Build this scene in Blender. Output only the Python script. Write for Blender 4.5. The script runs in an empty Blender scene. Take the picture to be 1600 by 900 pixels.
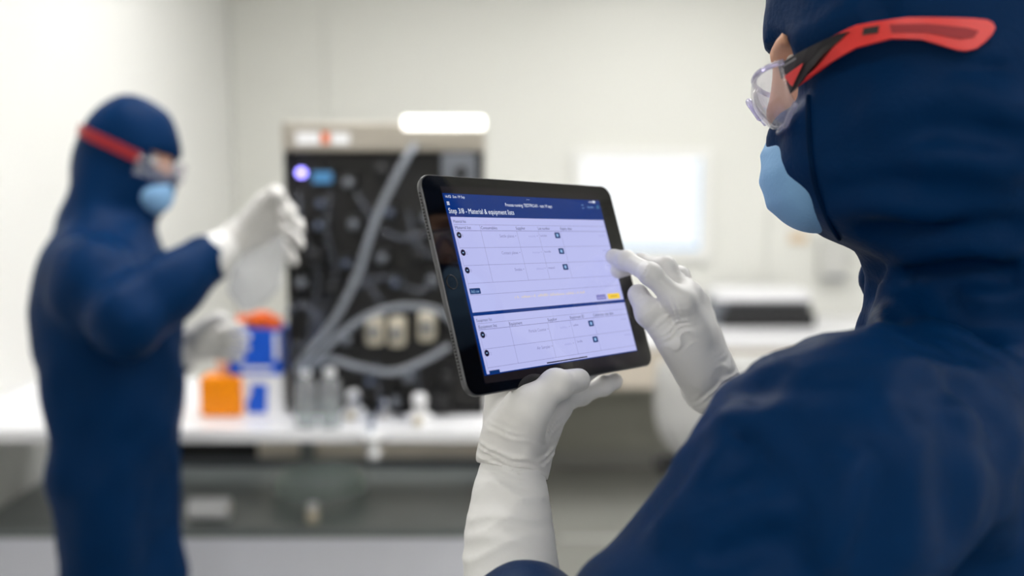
import bpy, bmesh, math, random
import numpy as np
from mathutils import Vector, Matrix
from mathutils.bvhtree import BVHTree

random.seed(7)
rng = np.random.RandomState(7)
scene = bpy.context.scene
COL = scene.collection
PI = math.pi

# ---------------------------------------------------------------- camera
FPX = 1555.6
PITCH = math.radians(6.6)
CAM = np.array([0.0, 0.0, 1.5])
CR = np.array([1.0, 0.0, 0.0])
CF = np.array([0.0, math.cos(PITCH), -math.sin(PITCH)])
CU = np.array([0.0, math.sin(PITCH), math.cos(PITCH)])
cd = bpy.data.cameras.new('camera')
cam = bpy.data.objects.new('camera', cd)
COL.objects.link(cam)
cam.location = CAM
cam.rotation_euler = (PI / 2 - PITCH, 0, 0)
cd.lens = 35.0
cd.sensor_width = 36.0
cd.clip_start = 0.02
cd.dof.use_dof = True
cd.dof.focus_distance = 0.80
cd.dof.aperture_fstop = 2.2
scene.camera = cam

# ---------------------------------------------------------------- world, exposure
world = bpy.data.worlds.new('world')
scene.world = world
world.use_nodes = True
wb = world.node_tree.nodes['Background']
wb.inputs[0].default_value = (0.9, 0.95, 1.0, 1)
wb.inputs[1].default_value = 0.3
vs = scene.view_settings
vs.view_transform = 'Standard'
vs.look = 'None'
vs.gamma = 1.0
vs.exposure = 0.0
vs.use_curve_mapping = False

# ---------------------------------------------------------------- ceiling light panels (strength here, built with the room below)
CEIL_Z = 2.62
LIGHT_STRENGTH = 14.6
LIGHT_COLOR = (1.0, 0.99, 0.975)
LIGHT_SPOTS = [(-0.5, 1.8), (-0.5, 3.3), (0.8, 1.9), (0.8, 3.8), (2.1, 0.4), (2.1, 2.8), (-0.5, -1.4), (0.8, -1.5), (2.1, -1.4)]  # the spots behind the camera are added, unseen, as frontal fill


def PX(x, y, d):
    """world point seen at photo pixel (x, y) at depth d along the view axis"""
    return CAM + CR * ((x - 800) / FPX * d) - CU * ((y - 450) / FPX * d) + CF * d


def CAMV(x, y, z):
    """direction given as right / up / toward the viewer -> world"""
    return CR * x + CU * y - CF * z


def ray(x, y):
    return CR * ((x - 800) / FPX) - CU * ((y - 450) / FPX) + CF


def ONZ(x, y, z):
    r = ray(x, y)
    return CAM + r * ((z - CAM[2]) / r[2])


def ONY(x, y, Y):
    r = ray(x, y)
    return CAM + r * ((Y - CAM[1]) / r[1])


def unit(v):
    v = np.asarray(v, float)
    return v / np.linalg.norm(v)


# ---------------------------------------------------------------- materials
MATS = {}


def srgb(r, g, b):
    f = lambda c: c / 12.92 if c <= 0.04045 else ((c + 0.055) / 1.055) ** 2.4
    return (f(r / 255), f(g / 255), f(b / 255), 1.0)


def mat(name, col, rough=0.5, metal=0.0, emit=None, estr=0.0, noise=0.0, nscale=30.0, bump=0.0, bscale=200.0,
        trans=0.0, ior=1.45, spec=0.5, sheen=0.0, coat=0.0, stretch=None, alpha=1.0):
    if name in MATS:
        return MATS[name]
    m = bpy.data.materials.new(name)
    m.use_nodes = True
    nt = m.node_tree
    p = nt.nodes['Principled BSDF']
    p.inputs['Base Color'].default_value = col
    p.inputs['Roughness'].default_value = rough
    p.inputs['Metallic'].default_value = metal
    p.inputs['Specular IOR Level'].default_value = spec
    p.inputs['IOR'].default_value = ior
    p.inputs['Transmission Weight'].default_value = trans
    p.inputs['Sheen Weight'].default_value = sheen
    p.inputs['Coat Weight'].default_value = coat
    p.inputs['Alpha'].default_value = alpha
    if emit is not None:
        p.inputs['Emission Color'].default_value = emit
        p.inputs['Emission Strength'].default_value = estr
    if noise or bump:
        tc = nt.nodes.new('ShaderNodeTexCoord')
        mp = nt.nodes.new('ShaderNodeMapping')
        if stretch:
            mp.inputs['Scale'].default_value = stretch
        nt.links.new(tc.outputs['Object'], mp.inputs['Vector'])
    if noise:
        n = nt.nodes.new('ShaderNodeTexNoise')
        n.inputs['Scale'].default_value = nscale
        n.inputs['Detail'].default_value = 4
        nt.links.new(mp.outputs[0], n.inputs['Vector'])
        r = nt.nodes.new('ShaderNodeMapRange')
        r.inputs['To Min'].default_value = 1 - noise
        r.inputs['To Max'].default_value = 1 + noise
        nt.links.new(n.outputs['Fac'], r.inputs['Value'])
        mx = nt.nodes.new('ShaderNodeVectorMath')
        mx.operation = 'SCALE'
        mx.inputs[0].default_value = col[:3]
        nt.links.new(r.outputs[0], mx.inputs['Scale'])
        nt.links.new(mx.outputs[0], p.inputs['Base Color'])
    if bump:
        n2 = nt.nodes.new('ShaderNodeTexNoise')
        n2.inputs['Scale'].default_value = bscale
        n2.inputs['Detail'].default_value = 5
        nt.links.new(mp.outputs[0], n2.inputs['Vector'])
        b = nt.nodes.new('ShaderNodeBump')
        b.inputs['Strength'].default_value = bump
        b.inputs['Distance'].default_value = 0.003
        nt.links.new(n2.outputs['Fac'], b.inputs['Height'])
        nt.links.new(b.outputs[0], p.inputs['Normal'])
    MATS[name] = m
    return m


def clear_mat(name, tint, gloss=0.1, density=0.12):
    """thin clear plastic: see-through with a fresnel gloss and a little milky body"""
    if name in MATS:
        return MATS[name]
    m = bpy.data.materials.new(name)
    m.use_nodes = True
    nt = m.node_tree
    nt.nodes.clear()
    out = nt.nodes.new('ShaderNodeOutputMaterial')
    t = nt.nodes.new('ShaderNodeBsdfTransparent')
    t.inputs[0].default_value = tint
    d = nt.nodes.new('ShaderNodeBsdfDiffuse')
    d.inputs[0].default_value = (0.85, 0.87, 0.9, 1)
    g = nt.nodes.new('ShaderNodeBsdfGlossy')
    g.inputs['Roughness'].default_value = gloss
    lw_ = nt.nodes.new('ShaderNodeLayerWeight')
    lw_.inputs[0].default_value = 0.5
    pw = nt.nodes.new('ShaderNodeMath'); pw.operation = 'POWER'; pw.inputs[1].default_value = 4.0
    nt.links.new(lw_.outputs['Facing'], pw.inputs[0])
    fr = nt.nodes.new('ShaderNodeMath'); fr.operation = 'MULTIPLY_ADD'; fr.inputs[1].default_value = 0.6; fr.inputs[2].default_value = 0.04
    nt.links.new(pw.outputs[0], fr.inputs[0])
    tl = nt.nodes.new('ShaderNodeBsdfTranslucent')
    tl.inputs[0].default_value = (0.9, 0.91, 0.93, 1)
    m0 = nt.nodes.new('ShaderNodeMixShader')
    nt.links.new(d.outputs[0], m0.inputs[1]); nt.links.new(tl.outputs[0], m0.inputs[2])
    d = m0
    m1 = nt.nodes.new('ShaderNodeMixShader')
    m1.inputs[0].default_value = density
    m2 = nt.nodes.new('ShaderNodeMixShader')
    nt.links.new(t.outputs[0], m1.inputs[1])
    nt.links.new(d.outputs[0], m1.inputs[2])
    nt.links.new(fr.outputs[0], m2.inputs[0])
    nt.links.new(m1.outputs[0], m2.inputs[1])
    nt.links.new(g.outputs[0], m2.inputs[2])
    nt.links.new(m2.outputs[0], out.inputs[0])
    MATS[name] = m
    return m


M_WALL = mat('wall_paint', srgb(232, 232, 229), 0.45, noise=0.01, nscale=3)
M_WALLB = mat('wall_paint_warm', srgb(224, 224, 218), 0.45, noise=0.01, nscale=3)
M_CEIL = mat('ceiling_paint', srgb(240, 240, 238), 0.6, noise=0.01)
M_FLOOR = mat('floor_vinyl', srgb(150, 150, 145), 0.22, noise=0.05, nscale=6)
M_JOINT = mat('joint_grey', srgb(170, 170, 166), 0.6, noise=0.02)
M_WHITE = mat('white_laminate', srgb(240, 240, 243), 0.3, noise=0.01)
M_PANEL = mat('lilac_white_panel', srgb(236, 237, 248), 0.35, noise=0.01)
M_STEEL = mat('brushed_steel', srgb(150, 152, 152), 0.28, metal=0.9, noise=0.05, nscale=60, stretch=(1, 30, 30))
M_SHELF = mat('grey_shelf', srgb(120, 126, 126), 0.3, noise=0.06, nscale=8)
M_ALU = mat('aluminium', srgb(176, 169, 158), 0.35, metal=0.55, noise=0.03)
M_DARK = mat('dark_plastic', srgb(30, 30, 32), 0.4, noise=0.05)
M_BLACK = mat('black_panel', srgb(34, 33, 33), 0.45, noise=0.08, nscale=10)
M_GREY = mat('grey_plastic', srgb(110, 114, 122), 0.4, noise=0.04)
M_BGREY = mat('blue_grey_plastic', srgb(92, 102, 124), 0.35, noise=0.05)
M_CREAM = mat('cream_plastic', srgb(205, 196, 176), 0.45, noise=0.03)
M_BEIGE = mat('beige_panel', srgb(208, 198, 184), 0.45, noise=0.02)
M_SUIT = mat('navy_fabric', srgb(0, 38, 78), 0.5, noise=0.08, nscale=14, bump=0.2, bscale=260, spec=0.08)
M_SUIT.node_tree.nodes['Principled BSDF'].inputs['Sheen Tint'].default_value = srgb(70, 110, 170)
M_SEAM = mat('navy_seam', srgb(0, 26, 56), 0.7, noise=0.08, spec=0.05)
M_GLOVE = mat('white_latex', srgb(222, 220, 218), 0.42, noise=0.02, nscale=40, bump=0.12, bscale=90, spec=0.4)
M_SLEEVE = mat('white_sleeve', srgb(224, 223, 222), 0.6, noise=0.02, nscale=20, bump=0.15, bscale=120)
M_SKIN = mat('skin', srgb(214, 160, 130), 0.5, noise=0.05, nscale=40)
M_MASK = mat('mask_blue', srgb(128, 172, 214), 0.7, noise=0.03, bump=0.2, bscale=300)
M_EYE = mat('eye_white', srgb(235, 230, 225), 0.2, noise=0.02)
M_BROW = mat('brow_brown', srgb(60, 40, 30), 0.8, noise=0.1)
M_RED = mat('red_plastic', srgb(222, 48, 44), 0.35, noise=0.04, nscale=60)
M_REDD = mat('dark_red_rubber', srgb(150, 20, 30), 0.5, noise=0.05)
M_TEMPB = mat('black_rubber', srgb(34, 30, 32), 0.45, noise=0.05)
M_GREYT = mat('grey_print', srgb(120, 118, 120), 0.5, noise=0.02)
M_LENS = clear_mat('clear_lens', (0.97, 0.96, 0.99, 1), 0.05, 0.12)
M_LENSRIM = clear_mat('clear_rim', (0.75, 0.72, 0.9, 1), 0.08, 0.25)
M_CLEAR = clear_mat('clear_plastic', (0.96, 0.97, 0.98, 1), 0.1, 0.26)
M_HOSE = clear_mat('silicone_hose', (0.60, 0.68, 0.82, 1), 0.2, 0.34)
M_HOSED = clear_mat('silicone_hose_dark', (0.5, 0.56, 0.7, 1), 0.2, 0.10)
M_BAG = clear_mat('clear_bag', (0.98, 0.98, 0.98, 1), 0.15, 0.6)
M_GREENISH = clear_mat('greenish_tub', (0.93, 0.97, 0.95, 1), 0.1, 0.15)
M_ORANGE = mat('orange_plastic', srgb(255, 150, 4), 0.35, noise=0.03)
M_ORANGE2 = mat('orange_cap', srgb(248, 106, 24), 0.4, noise=0.03)
M_RAIL = mat('pale_rail', srgb(240, 228, 212), 0.45, noise=0.02)
M_SAND = mat('sand_label', srgb(228, 200, 160), 0.5, noise=0.02)
M_CHAIR = mat('chair_shell', srgb(188, 188, 186), 0.5, noise=0.01)
M_PEACH = mat('peach_cap', srgb(246, 190, 160), 0.4, noise=0.03)
M_BLUE = mat('blue_card', srgb(18, 92, 214), 0.5, noise=0.03)
M_BOXW = mat('white_card', srgb(238, 238, 240), 0.55, noise=0.01)
M_LED = mat('violet_led', srgb(120, 110, 255), 0.4, emit=srgb(150, 140, 255), estr=6.0)
M_TEAL = mat('teal_display', srgb(60, 110, 150), 0.3, emit=srgb(70, 130, 180), estr=0.5)
M_LAMP = mat('lamp_diffuser', srgb(255, 255, 250), 0.4, emit=(1, 0.99, 0.95, 1), estr=2.2)
M_SCREENW = mat('wall_screen_white', srgb(20, 20, 22), 0.3, emit=srgb(250, 253, 255), estr=1.1)
M_SCREENB = mat('wall_screen_blue', srgb(20, 20, 22), 0.3, emit=srgb(190, 220, 250), estr=.95)
M_LIGHT = mat('light_panel', srgb(255, 255, 250), 0.5, emit=LIGHT_COLOR + (1,), estr=LIGHT_STRENGTH)
M_TABBODY = mat('space_grey_metal', srgb(96, 96, 99), 0.33, metal=0.8, noise=0.03)
M_GLASSBLK = mat('black_glass', srgb(8, 8, 9), 0.04, noise=0.02, spec=0.6)
M_HOMERING = mat('home_ring', srgb(58, 56, 56), 0.25, metal=0.7, noise=0.03)


# ---------------------------------------------------------------- object helpers
def tag(o, label=None, cat=None, group=None, kind=None):
    if label: o['label'] = label
    if cat: o['category'] = cat
    if group: o['group'] = group
    if kind: o['kind'] = kind
    return o


def empty(name, loc=(0, 0, 0), label=None, cat=None, group=None):
    o = bpy.data.objects.new(name, None)
    o.location = loc
    COL.objects.link(o)
    return tag(o, label, cat, group)


def link(name, me, m, parent=None, smooth=False):
    o = bpy.data.objects.new(name, me)
    COL.objects.link(o)
    if m is not None:
        me.materials.clear()
        me.materials.append(m)
    if parent is not None:
        o.parent = parent
        o.matrix_parent_inverse = world_of(parent).inverted()
    if smooth:
        me.polygons.foreach_set('use_smooth', [True] * len(me.polygons))
    return o


def world_of(o):
    m = Matrix.Translation(o.location) @ o.rotation_euler.to_matrix().to_4x4()
    if o.parent is not None:
        return world_of(o.parent) @ o.matrix_parent_inverse @ m
    return m


def finish(name, bm, m, parent=None, smooth=False, bevel=0.0, seg=2):
    if bevel:
        bmesh.ops.bevel(bm, geom=bm.edges[:], offset=bevel, segments=seg, affect='EDGES', clamp_overlap=True, profile=0.6)
    bmesh.ops.recalc_face_normals(bm, faces=bm.faces[:])
    me = bpy.data.meshes.new(name)
    bm.to_mesh(me)
    bm.free()
    o = link(name, me, m, parent, smooth)
    return o


def add_box(bm, a, b):
    a = np.asarray(a, float); b = np.asarray(b, float)
    lo = np.minimum(a, b); hi = np.maximum(a, b)
    v = [bm.verts.new((x, y, z)) for x in (lo[0], hi[0]) for y in (lo[1], hi[1]) for z in (lo[2], hi[2])]
    for f in ((0, 1, 3, 2), (4, 6, 7, 5), (0, 4, 5, 1), (2, 3, 7, 6), (0, 2, 6, 4), (1, 5, 7, 3)):
        bm.faces.new([v[i] for i in f])


def box(name, a, b, m, parent=None, bevel=0.0, seg=2, smooth=False):
    bm = bmesh.new()
    add_box(bm, a, b)
    return finish(name, bm, m, parent, smooth, bevel, seg)


def frame_of(t):
    t = unit(t)
    a = np.array([0, 0, 1.0]) if abs(t[2]) < 0.9 else np.array([1.0, 0, 0])
    u = unit(np.cross(a, t))
    return u, np.cross(t, u)


def smooth_path(pts, n=10):
    pts = [np.asarray(p, float) for p in pts]
    if len(pts) < 3:
        return pts
    out = []
    P = [2 * pts[0] - pts[1]] + pts + [2 * pts[-1] - pts[-2]]
    for i in range(1, len(P) - 2):
        p0, p1, p2, p3 = P[i - 1:i + 3]
        for k in range(n):
            t = k / n
            out.append(0.5 * ((2 * p1) + (-p0 + p2) * t + (2 * p0 - 5 * p1 + 4 * p2 - p3) * t * t + (-p0 + 3 * p1 - 3 * p2 + p3) * t ** 3))
    out.append(pts[-1])
    return out


def add_tube(bm, pts, r, n=12, cap=True):
    """tube along pts; r is a number or one radius per point"""
    pts = [np.asarray(p, float) for p in pts]
    rr = r if hasattr(r, '__len__') else [r] * len(pts)
    rings = []
    u = None
    for i, p in enumerate(pts):
        t = pts[min(i + 1, len(pts) - 1)] - pts[max(i - 1, 0)]
        t = unit(t)
        if u is None:
            u, v = frame_of(t)
        else:
            u = unit(u - t * np.dot(u, t)); v = np.cross(t, u)
        rings.append([bm.verts.new(p + rr[i] * (math.cos(2 * PI * k / n) * u + math.sin(2 * PI * k / n) * v)) for k in range(n)])
    for a, b in zip(rings, rings[1:]):
        for k in range(n):
            bm.faces.new((a[k], a[(k + 1) % n], b[(k + 1) % n], b[k]))
    if cap:
        bm.faces.new(rings[0][::-1])
        bm.faces.new(rings[-1])


def tube(name, pts, r, m, parent=None, n=12, smooth=True, path=0):
    if path:
        if hasattr(r, '__len__'):
            r = list(np.interp(np.linspace(0, len(r) - 1, (len(pts) - 1) * path + 1), range(len(r)), r))
        pts = smooth_path(pts, path)
    bm = bmesh.new()
    add_tube(bm, pts, r, n)
    return finish(name, bm, m, parent, smooth)


def lathe(name, base, prof, m, parent=None, axis=(0, 0, 1), n=24, smooth=True):
    """prof: list of (radius, height) along axis from base"""
    base = np.asarray(base, float); t = unit(axis); u, v = frame_of(t)
    bm = bmesh.new()
    rings = []
    for r, h in prof:
        r = max(r, 1e-5)
        rings.append([bm.verts.new(base + t * h + r * (math.cos(2 * PI * k / n) * u + math.sin(2 * PI * k / n) * v)) for k in range(n)])
    for a, b in zip(rings, rings[1:]):
        for k in range(n):
            bm.faces.new((a[k], a[(k + 1) % n], b[(k + 1) % n], b[k]))
    bm.faces.new(rings[0][::-1]); bm.faces.new(rings[-1])
    o = finish(name, bm, m, parent, smooth)
    return o


def auto_smooth(o, ang=40):
    me = o.data
    bm = bmesh.new(); bm.from_mesh(me)
    for e in bm.edges:
        e.smooth = not (len(e.link_faces) == 2 and e.calc_face_angle(0) > math.radians(ang))
    for f in bm.faces: f.smooth = True
    bm.to_mesh(me); bm.free()
    return o


def prism(name, poly, org, ax, ay, az, z0, z1, m, parent=None, bevel=0.0):
    """polygon (2-D list) in the frame org/ax/ay, extruded from z0 to z1 along az"""
    org, ax, ay, az = [np.asarray(q, float) for q in (org, ax, ay, az)]
    bm = bmesh.new()
    a = [bm.verts.new(org + ax * x + ay * y + az * z0) for x, y in poly]
    b = [bm.verts.new(org + ax * x + ay * y + az * z1) for x, y in poly]
    bm.faces.new(a[::-1]); bm.faces.new(b)
    n = len(poly)
    for i in range(n):
        bm.faces.new((a[i], a[(i + 1) % n], b[(i + 1) % n], b[i]))
    return finish(name, bm, m, parent, False, bevel)


def rrect(w, h, r, n=8, cx=0, cy=0):
    out = []
    for sx, sy, a0 in ((1, 1, 0), (-1, 1, 90), (-1, -1, 180), (1, -1, 270)):
        for k in range(n + 1):
            a = math.radians(a0 + 90 * k / n)
            out.append((cx + sx * (w / 2 - r) + r * math.cos(a), cy + sy * (h / 2 - r) + r * math.sin(a)))
    return out


# ---------------------------------------------------------------- signed-distance modelling for bodies, hands and cloth
class SDF:
    def __init__(s, lo, hi, h):
        s.lo = np.asarray(lo, float); s.h = h
        s.n = np.ceil((np.asarray(hi, float) - s.lo) / h).astype(int) + 1
        s.D = np.full(s.n, 1.0, np.float32)
        s.ax = [(s.lo[i] + h * np.arange(s.n[i])).astype(np.float32) for i in range(3)]

    def block(s, lo, hi, pad):
        sl = []
        for i in range(3):
            a = int(np.floor((lo[i] - pad - s.lo[i]) / s.h)); b = int(np.ceil((hi[i] + pad - s.lo[i]) / s.h)) + 1
            a = max(a, 0); b = min(b, int(s.n[i]))
            if b - a < 1: return None, None
            sl.append(slice(a, b))
        P = [s.ax[0][sl[0]][:, None, None], s.ax[1][sl[1]][None, :, None], s.ax[2][sl[2]][None, None, :]]
        return tuple(sl), P

    def comb(s, sl, d, k, sub=False):
        A = s.D[sl]
        if sub:
            d = -d
            h = np.maximum(k - np.abs(A - d), 0) / k if k > 0 else 0
            s.D[sl] = np.maximum(A, d) + h * h * k / 4
        else:
            h = np.maximum(k - np.abs(A - d), 0) / k if k > 0 else 0
            s.D[sl] = np.minimum(A, d) - h * h * k / 4

    def cone(s, a, b, ra, rb, k=0.01, sub=False, flat=None):
        a = np.asarray(a, float); b = np.asarray(b, float)
        r = max(ra, rb)
        sl, P = s.block(np.minimum(a, b) - r, np.maximum(a, b) + r, k + 3 * s.h)
        if sl is None: return
        ab = b - a; L = max(float(ab @ ab), 1e-12)
        q = [P[i] - np.float32(a[i]) for i in range(3)]
        t = np.clip((q[0] * np.float32(ab[0]) + q[1] * np.float32(ab[1]) + q[2] * np.float32(ab[2])) / np.float32(L), 0, 1)
        w = [q[i] - t * np.float32(ab[i]) for i in range(3)]
        d2 = w[0] ** 2 + w[1] ** 2 + w[2] ** 2
        if flat is not None:            # (axis, factor): squash the section along one axis
            f = np.asarray(flat[0], float); c = w[0] * np.float32(f[0]) + w[1] * np.float32(f[1]) + w[2] * np.float32(f[2])
            d2 = d2 + c * c * np.float32(flat[1] ** 2 - 1)
        d = np.sqrt(np.maximum(d2, 0)) - (np.float32(ra) + np.float32(rb - ra) * t)
        s.comb(sl, d.astype(np.float32), k, sub)

    def chain(s, pts, rad, k=0.006, kk=None, flat=None):
        for i in range(len(pts) - 1):
            s.cone(pts[i], pts[i + 1], rad[i], rad[i + 1], k if (i == 0 or kk is None) else kk, flat=flat)

    def ell(s, c, r, axes=np.eye(3), k=0.01, sub=False):
        c = np.asarray(c, float); R = max(r)
        sl, P = s.block(c - R, c + R, k + 3 * s.h)
        if sl is None: return
        q = [P[i] - np.float32(c[i]) for i in range(3)]
        k0 = 0; k1 = 0
        for j in range(3):
            w = q[0] * np.float32(axes[j][0]) + q[1] * np.float32(axes[j][1]) + q[2] * np.float32(axes[j][2])
            k0 = k0 + (w / r[j]) ** 2; k1 = k1 + (w / r[j] ** 2) ** 2
        k0 = np.sqrt(k0); k1 = np.sqrt(k1) + 1e-6
        s.comb(sl, (k0 * (k0 - 1) / k1).astype(np.float32), k, sub)

    def boxr(s, c, hf, axes=np.eye(3), rnd=0.01, k=0.01, sub=False):
        c = np.asarray(c, float); R = float(np.linalg.norm(hf))
        sl, P = s.block(c - R, c + R, k + 3 * s.h)
        if sl is None: return
        q = [P[i] - np.float32(c[i]) for i in range(3)]
        o = 0; ins = None
        for j in range(3):
            w = np.abs(q[0] * np.float32(axes[j][0]) + q[1] * np.float32(axes[j][1]) + q[2] * np.float32(axes[j][2])) - np.float32(hf[j] - rnd)
            o = o + np.maximum(w, 0) ** 2
            ins = w if ins is None else np.maximum(ins, w)
        s.comb(sl, (np.sqrt(o) + np.minimum(ins, 0) - rnd).astype(np.float32), k, sub)

    def trace(s, x, y, d0=.4, d1=1.3):
        """where the view ray of a photo pixel meets the surface"""
        r = ray(x, y)
        d = np.arange(d0, d1, s.h * .5)
        p = CAM + r[None] * d[:, None]
        i = np.rint((p - s.lo) / s.h).astype(int)
        ok = ((i >= 0) & (i < s.n)).all(1)
        v = np.ones(len(d)); j = i[ok]
        v[ok] = s.D[j[:, 0], j[:, 1], j[:, 2]]
        w = np.nonzero(v < 0)[0]
        return p[w[0]] if len(w) else None

    def fold(s, px, w, amp):
        pts = [q for q in (s.trace(*p) for p in px) if q is not None]
        if len(pts) > 1: s.ridge(smooth_path(pts, 4) if len(pts) > 2 else pts, w, amp)

    def half(s, c, nrm):
        """keep only the side opposite to nrm"""
        n = unit(nrm); c = np.asarray(c, float)
        P = [s.ax[0][:, None, None], s.ax[1][None, :, None], s.ax[2][None, None, :]]
        d = sum((P[i] - np.float32(c[i])) * np.float32(n[i]) for i in range(3))
        s.D = np.maximum(s.D, d.astype(np.float32))

    def near(s, lo=None, hi=None, band=0.03):
        if lo is None:
            sl = (slice(None),) * 3
        else:
            sl, _ = s.block(lo, hi, 0)
            if sl is None: return None, None, None
        I = np.argwhere(np.abs(s.D[sl]) < band)
        off = np.array([q.start or 0 for q in sl])
        I = I + off
        return (I[:, 0], I[:, 1], I[:, 2]), (s.lo + I * s.h), None

    def crease(s, c, d, lam, amp, R, bend=0.0, bdir=None, ph=0.0, sharp=True):
        """a fan of small folds: waves along d within radius R of c"""
        c = np.asarray(c, float); d = unit(d)
        ix, p, _ = s.near(c - 1.8 * R, c + 1.8 * R, 0.02)
        if ix is None or len(p) == 0: return
        q = p - c
        x = q @ d
        if bdir is not None:
            x = x + bend * (q @ unit(bdir)) ** 2
        x = x + lam * .38 * np.sin(2 * PI * x / (lam * 2.7) + 40 * c[0] + ph)
        if bdir is not None: x = x + lam * .22 * np.sin((q @ unit(bdir)) * 2 * PI / (lam * 3.1) + 90 * c[2])
        w = np.sin(2 * PI * x / lam + ph)
        if sharp: w = 1 - 2 * np.abs(np.sin(PI * x / lam + ph)) ** 0.7
        s.D[ix] -= (amp * w * np.exp(-(q ** 2).sum(1) / R ** 2)).astype(np.float32)

    def ridge(s, pts, w, amp):
        """raise (amp > 0) or sink the surface along a polyline"""
        pts = [np.asarray(p, float) for p in pts]
        P = np.array(pts)
        ix, p, _ = s.near(P.min(0) - 3 * w, P.max(0) + 3 * w, 0.035)
        if ix is None or len(p) == 0: return
        best = np.full(len(p), 1e9)
        n = len(pts) - 1
        taper = np.ones(len(p))
        for i in range(n):
            a, b = pts[i], pts[i + 1]; ab = b - a
            t = np.clip(((p - a) @ ab) / (ab @ ab), 0, 1)
            d = ((p - a - t[:, None] * ab) ** 2).sum(1)
            m = d < best
            g = (i + t) / n
            taper[m] = (np.sin(PI * np.clip(g[m], 0.001, 0.999)) ** 0.5)
            best[m] = d[m]
        s.D[ix] -= (amp * taper * np.exp(-best / w ** 2)).astype(np.float32)

    def wobble(s, lam, amp, seed=0, lo=None, hi=None, aniso=(1, 1, 1)):
        """soft random undulation of cloth"""
        r = np.random.RandomState(seed)
        ix, p, _ = s.near(lo, hi, 0.03)
        if ix is None or len(p) == 0: return
        acc = np.zeros(len(p))
        for i in range(7):
            k = r.normal(size=3) * np.asarray(aniso); k = k / np.linalg.norm(k) * 2 * PI / (lam * r.uniform(0.6, 1.6))
            ph = r.uniform(0, 2 * PI)
            wv = p @ k + ph + 1.2 * np.sin(p @ (k[[1, 2, 0]] * 0.6) + ph * 2)
            acc += np.sin(wv)
        s.D[ix] -= (amp * acc / 2.6).astype(np.float32)

    def mesh(s, name, relax=2):
        D = s.D; h = s.h
        S = D < 0
        c = S[:-1, :-1, :-1].astype(np.int8)
        tot = np.zeros(c.shape, np.int8)
        for dx in (0, 1):
            for dy in (0, 1):
                for dz in (0, 1):
                    tot += S[dx:dx + c.shape[0], dy:dy + c.shape[1], dz:dz + c.shape[2]]
        act = (tot > 0) & (tot < 8)
        I = np.argwhere(act)
        idx = np.full(act.shape, -1, np.int32)
        idx[act] = np.arange(len(I))
        acc = np.zeros((len(I), 3)); cnt = np.zeros(len(I))
        cor = [(0, 0, 0), (1, 0, 0), (0, 1, 0), (1, 1, 0), (0, 0, 1), (1, 0, 1), (0, 1, 1), (1, 1, 1)]
        edges = [(0, 1), (2, 3), (4, 5), (6, 7), (0, 2), (1, 3), (4, 6), (5, 7), (0, 4), (1, 5), (2, 6), (3, 7)]
        V = [D[I[:, 0] + o[0], I[:, 1] + o[1], I[:, 2] + o[2]].astype(float) for o in cor]
        for a, b in edges:
            m = (V[a] < 0) != (V[b] < 0)
            t = np.where(m, V[a] / np.where(m, V[a] - V[b], 1), 0)
            pa = np.array(cor[a]); pb = np.array(cor[b])
            acc[m] += pa + t[m, None] * (pb - pa); cnt[m] += 1
        vt = s.lo + h * (I + acc / cnt[:, None])
        faces = []
        for ax in range(3):
            sl0 = [slice(None)] * 3; sl1 = [slice(None)] * 3
            sl0[ax] = slice(0, -1); sl1[ax] = slice(1, None)
            A = S[tuple(sl0)]; B = S[tuple(sl1)]
            E = np.argwhere(A != B)
            o1, o2 = [(1, 2), (2, 0), (0, 1)][ax]
            ok = (E[:, o1] > 0) & (E[:, o2] > 0) & (E[:, o1] < act.shape[o1]) & (E[:, o2] < act.shape[o2])
            E = E[ok]
            q = []
            for d1, d2 in ((1, 1), (0, 1), (0, 0), (1, 0)):
                e = E.copy(); e[:, o1] -= d1; e[:, o2] -= d2
                q.append(idx[e[:, 0], e[:, 1], e[:, 2]])
            q = np.stack(q, 1)
            flip = ~A[E[:, 0], E[:, 1], E[:, 2]]
            q[flip] = q[flip][:, ::-1]
            faces.append(q)
        F = np.concatenate(faces)
        F = F[(F >= 0).all(1)]
        for _ in range(relax):
            sm = np.zeros_like(vt); ct = np.zeros(len(vt))
            for k in range(4):
                a = F[:, k]; b = F[:, (k + 1) % 4]
                np.add.at(sm, a, vt[b]); np.add.at(ct, a, 1)
                np.add.at(sm, b, vt[a]); np.add.at(ct, b, 1)
            m = ct > 0
            vt[m] = 0.5 * vt[m] + 0.5 * sm[m] / ct[m, None]
        me = bpy.data.meshes.new(name)
        me.vertices.add(len(vt)); me.vertices.foreach_set('co', vt.astype(np.float32).ravel())
        me.loops.add(F.size); me.loops.foreach_set('vertex_index', F.astype(np.int32).ravel())
        me.polygons.add(len(F))
        me.polygons.foreach_set('loop_start', np.arange(0, F.size, 4, dtype=np.int32))
        me.polygons.foreach_set('loop_total', np.full(len(F), 4, np.int32))
        me.polygons.foreach_set('use_smooth', np.ones(len(F), bool))
        me.update(calc_edges=True)
        me.validate()
        return me


def bvh_of(o):
    me = o.data
    W = world_of(o)
    return BVHTree.FromPolygons([W @ v.co for v in me.vertices], [tuple(p.vertices) for p in me.polygons])


# ================================================================ THE ROOM
XL, XR, YF, YB = -1.39, 3.1, -2.4, 5.0


def struct(o):
    o['kind'] = 'structure'
    return o


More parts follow.
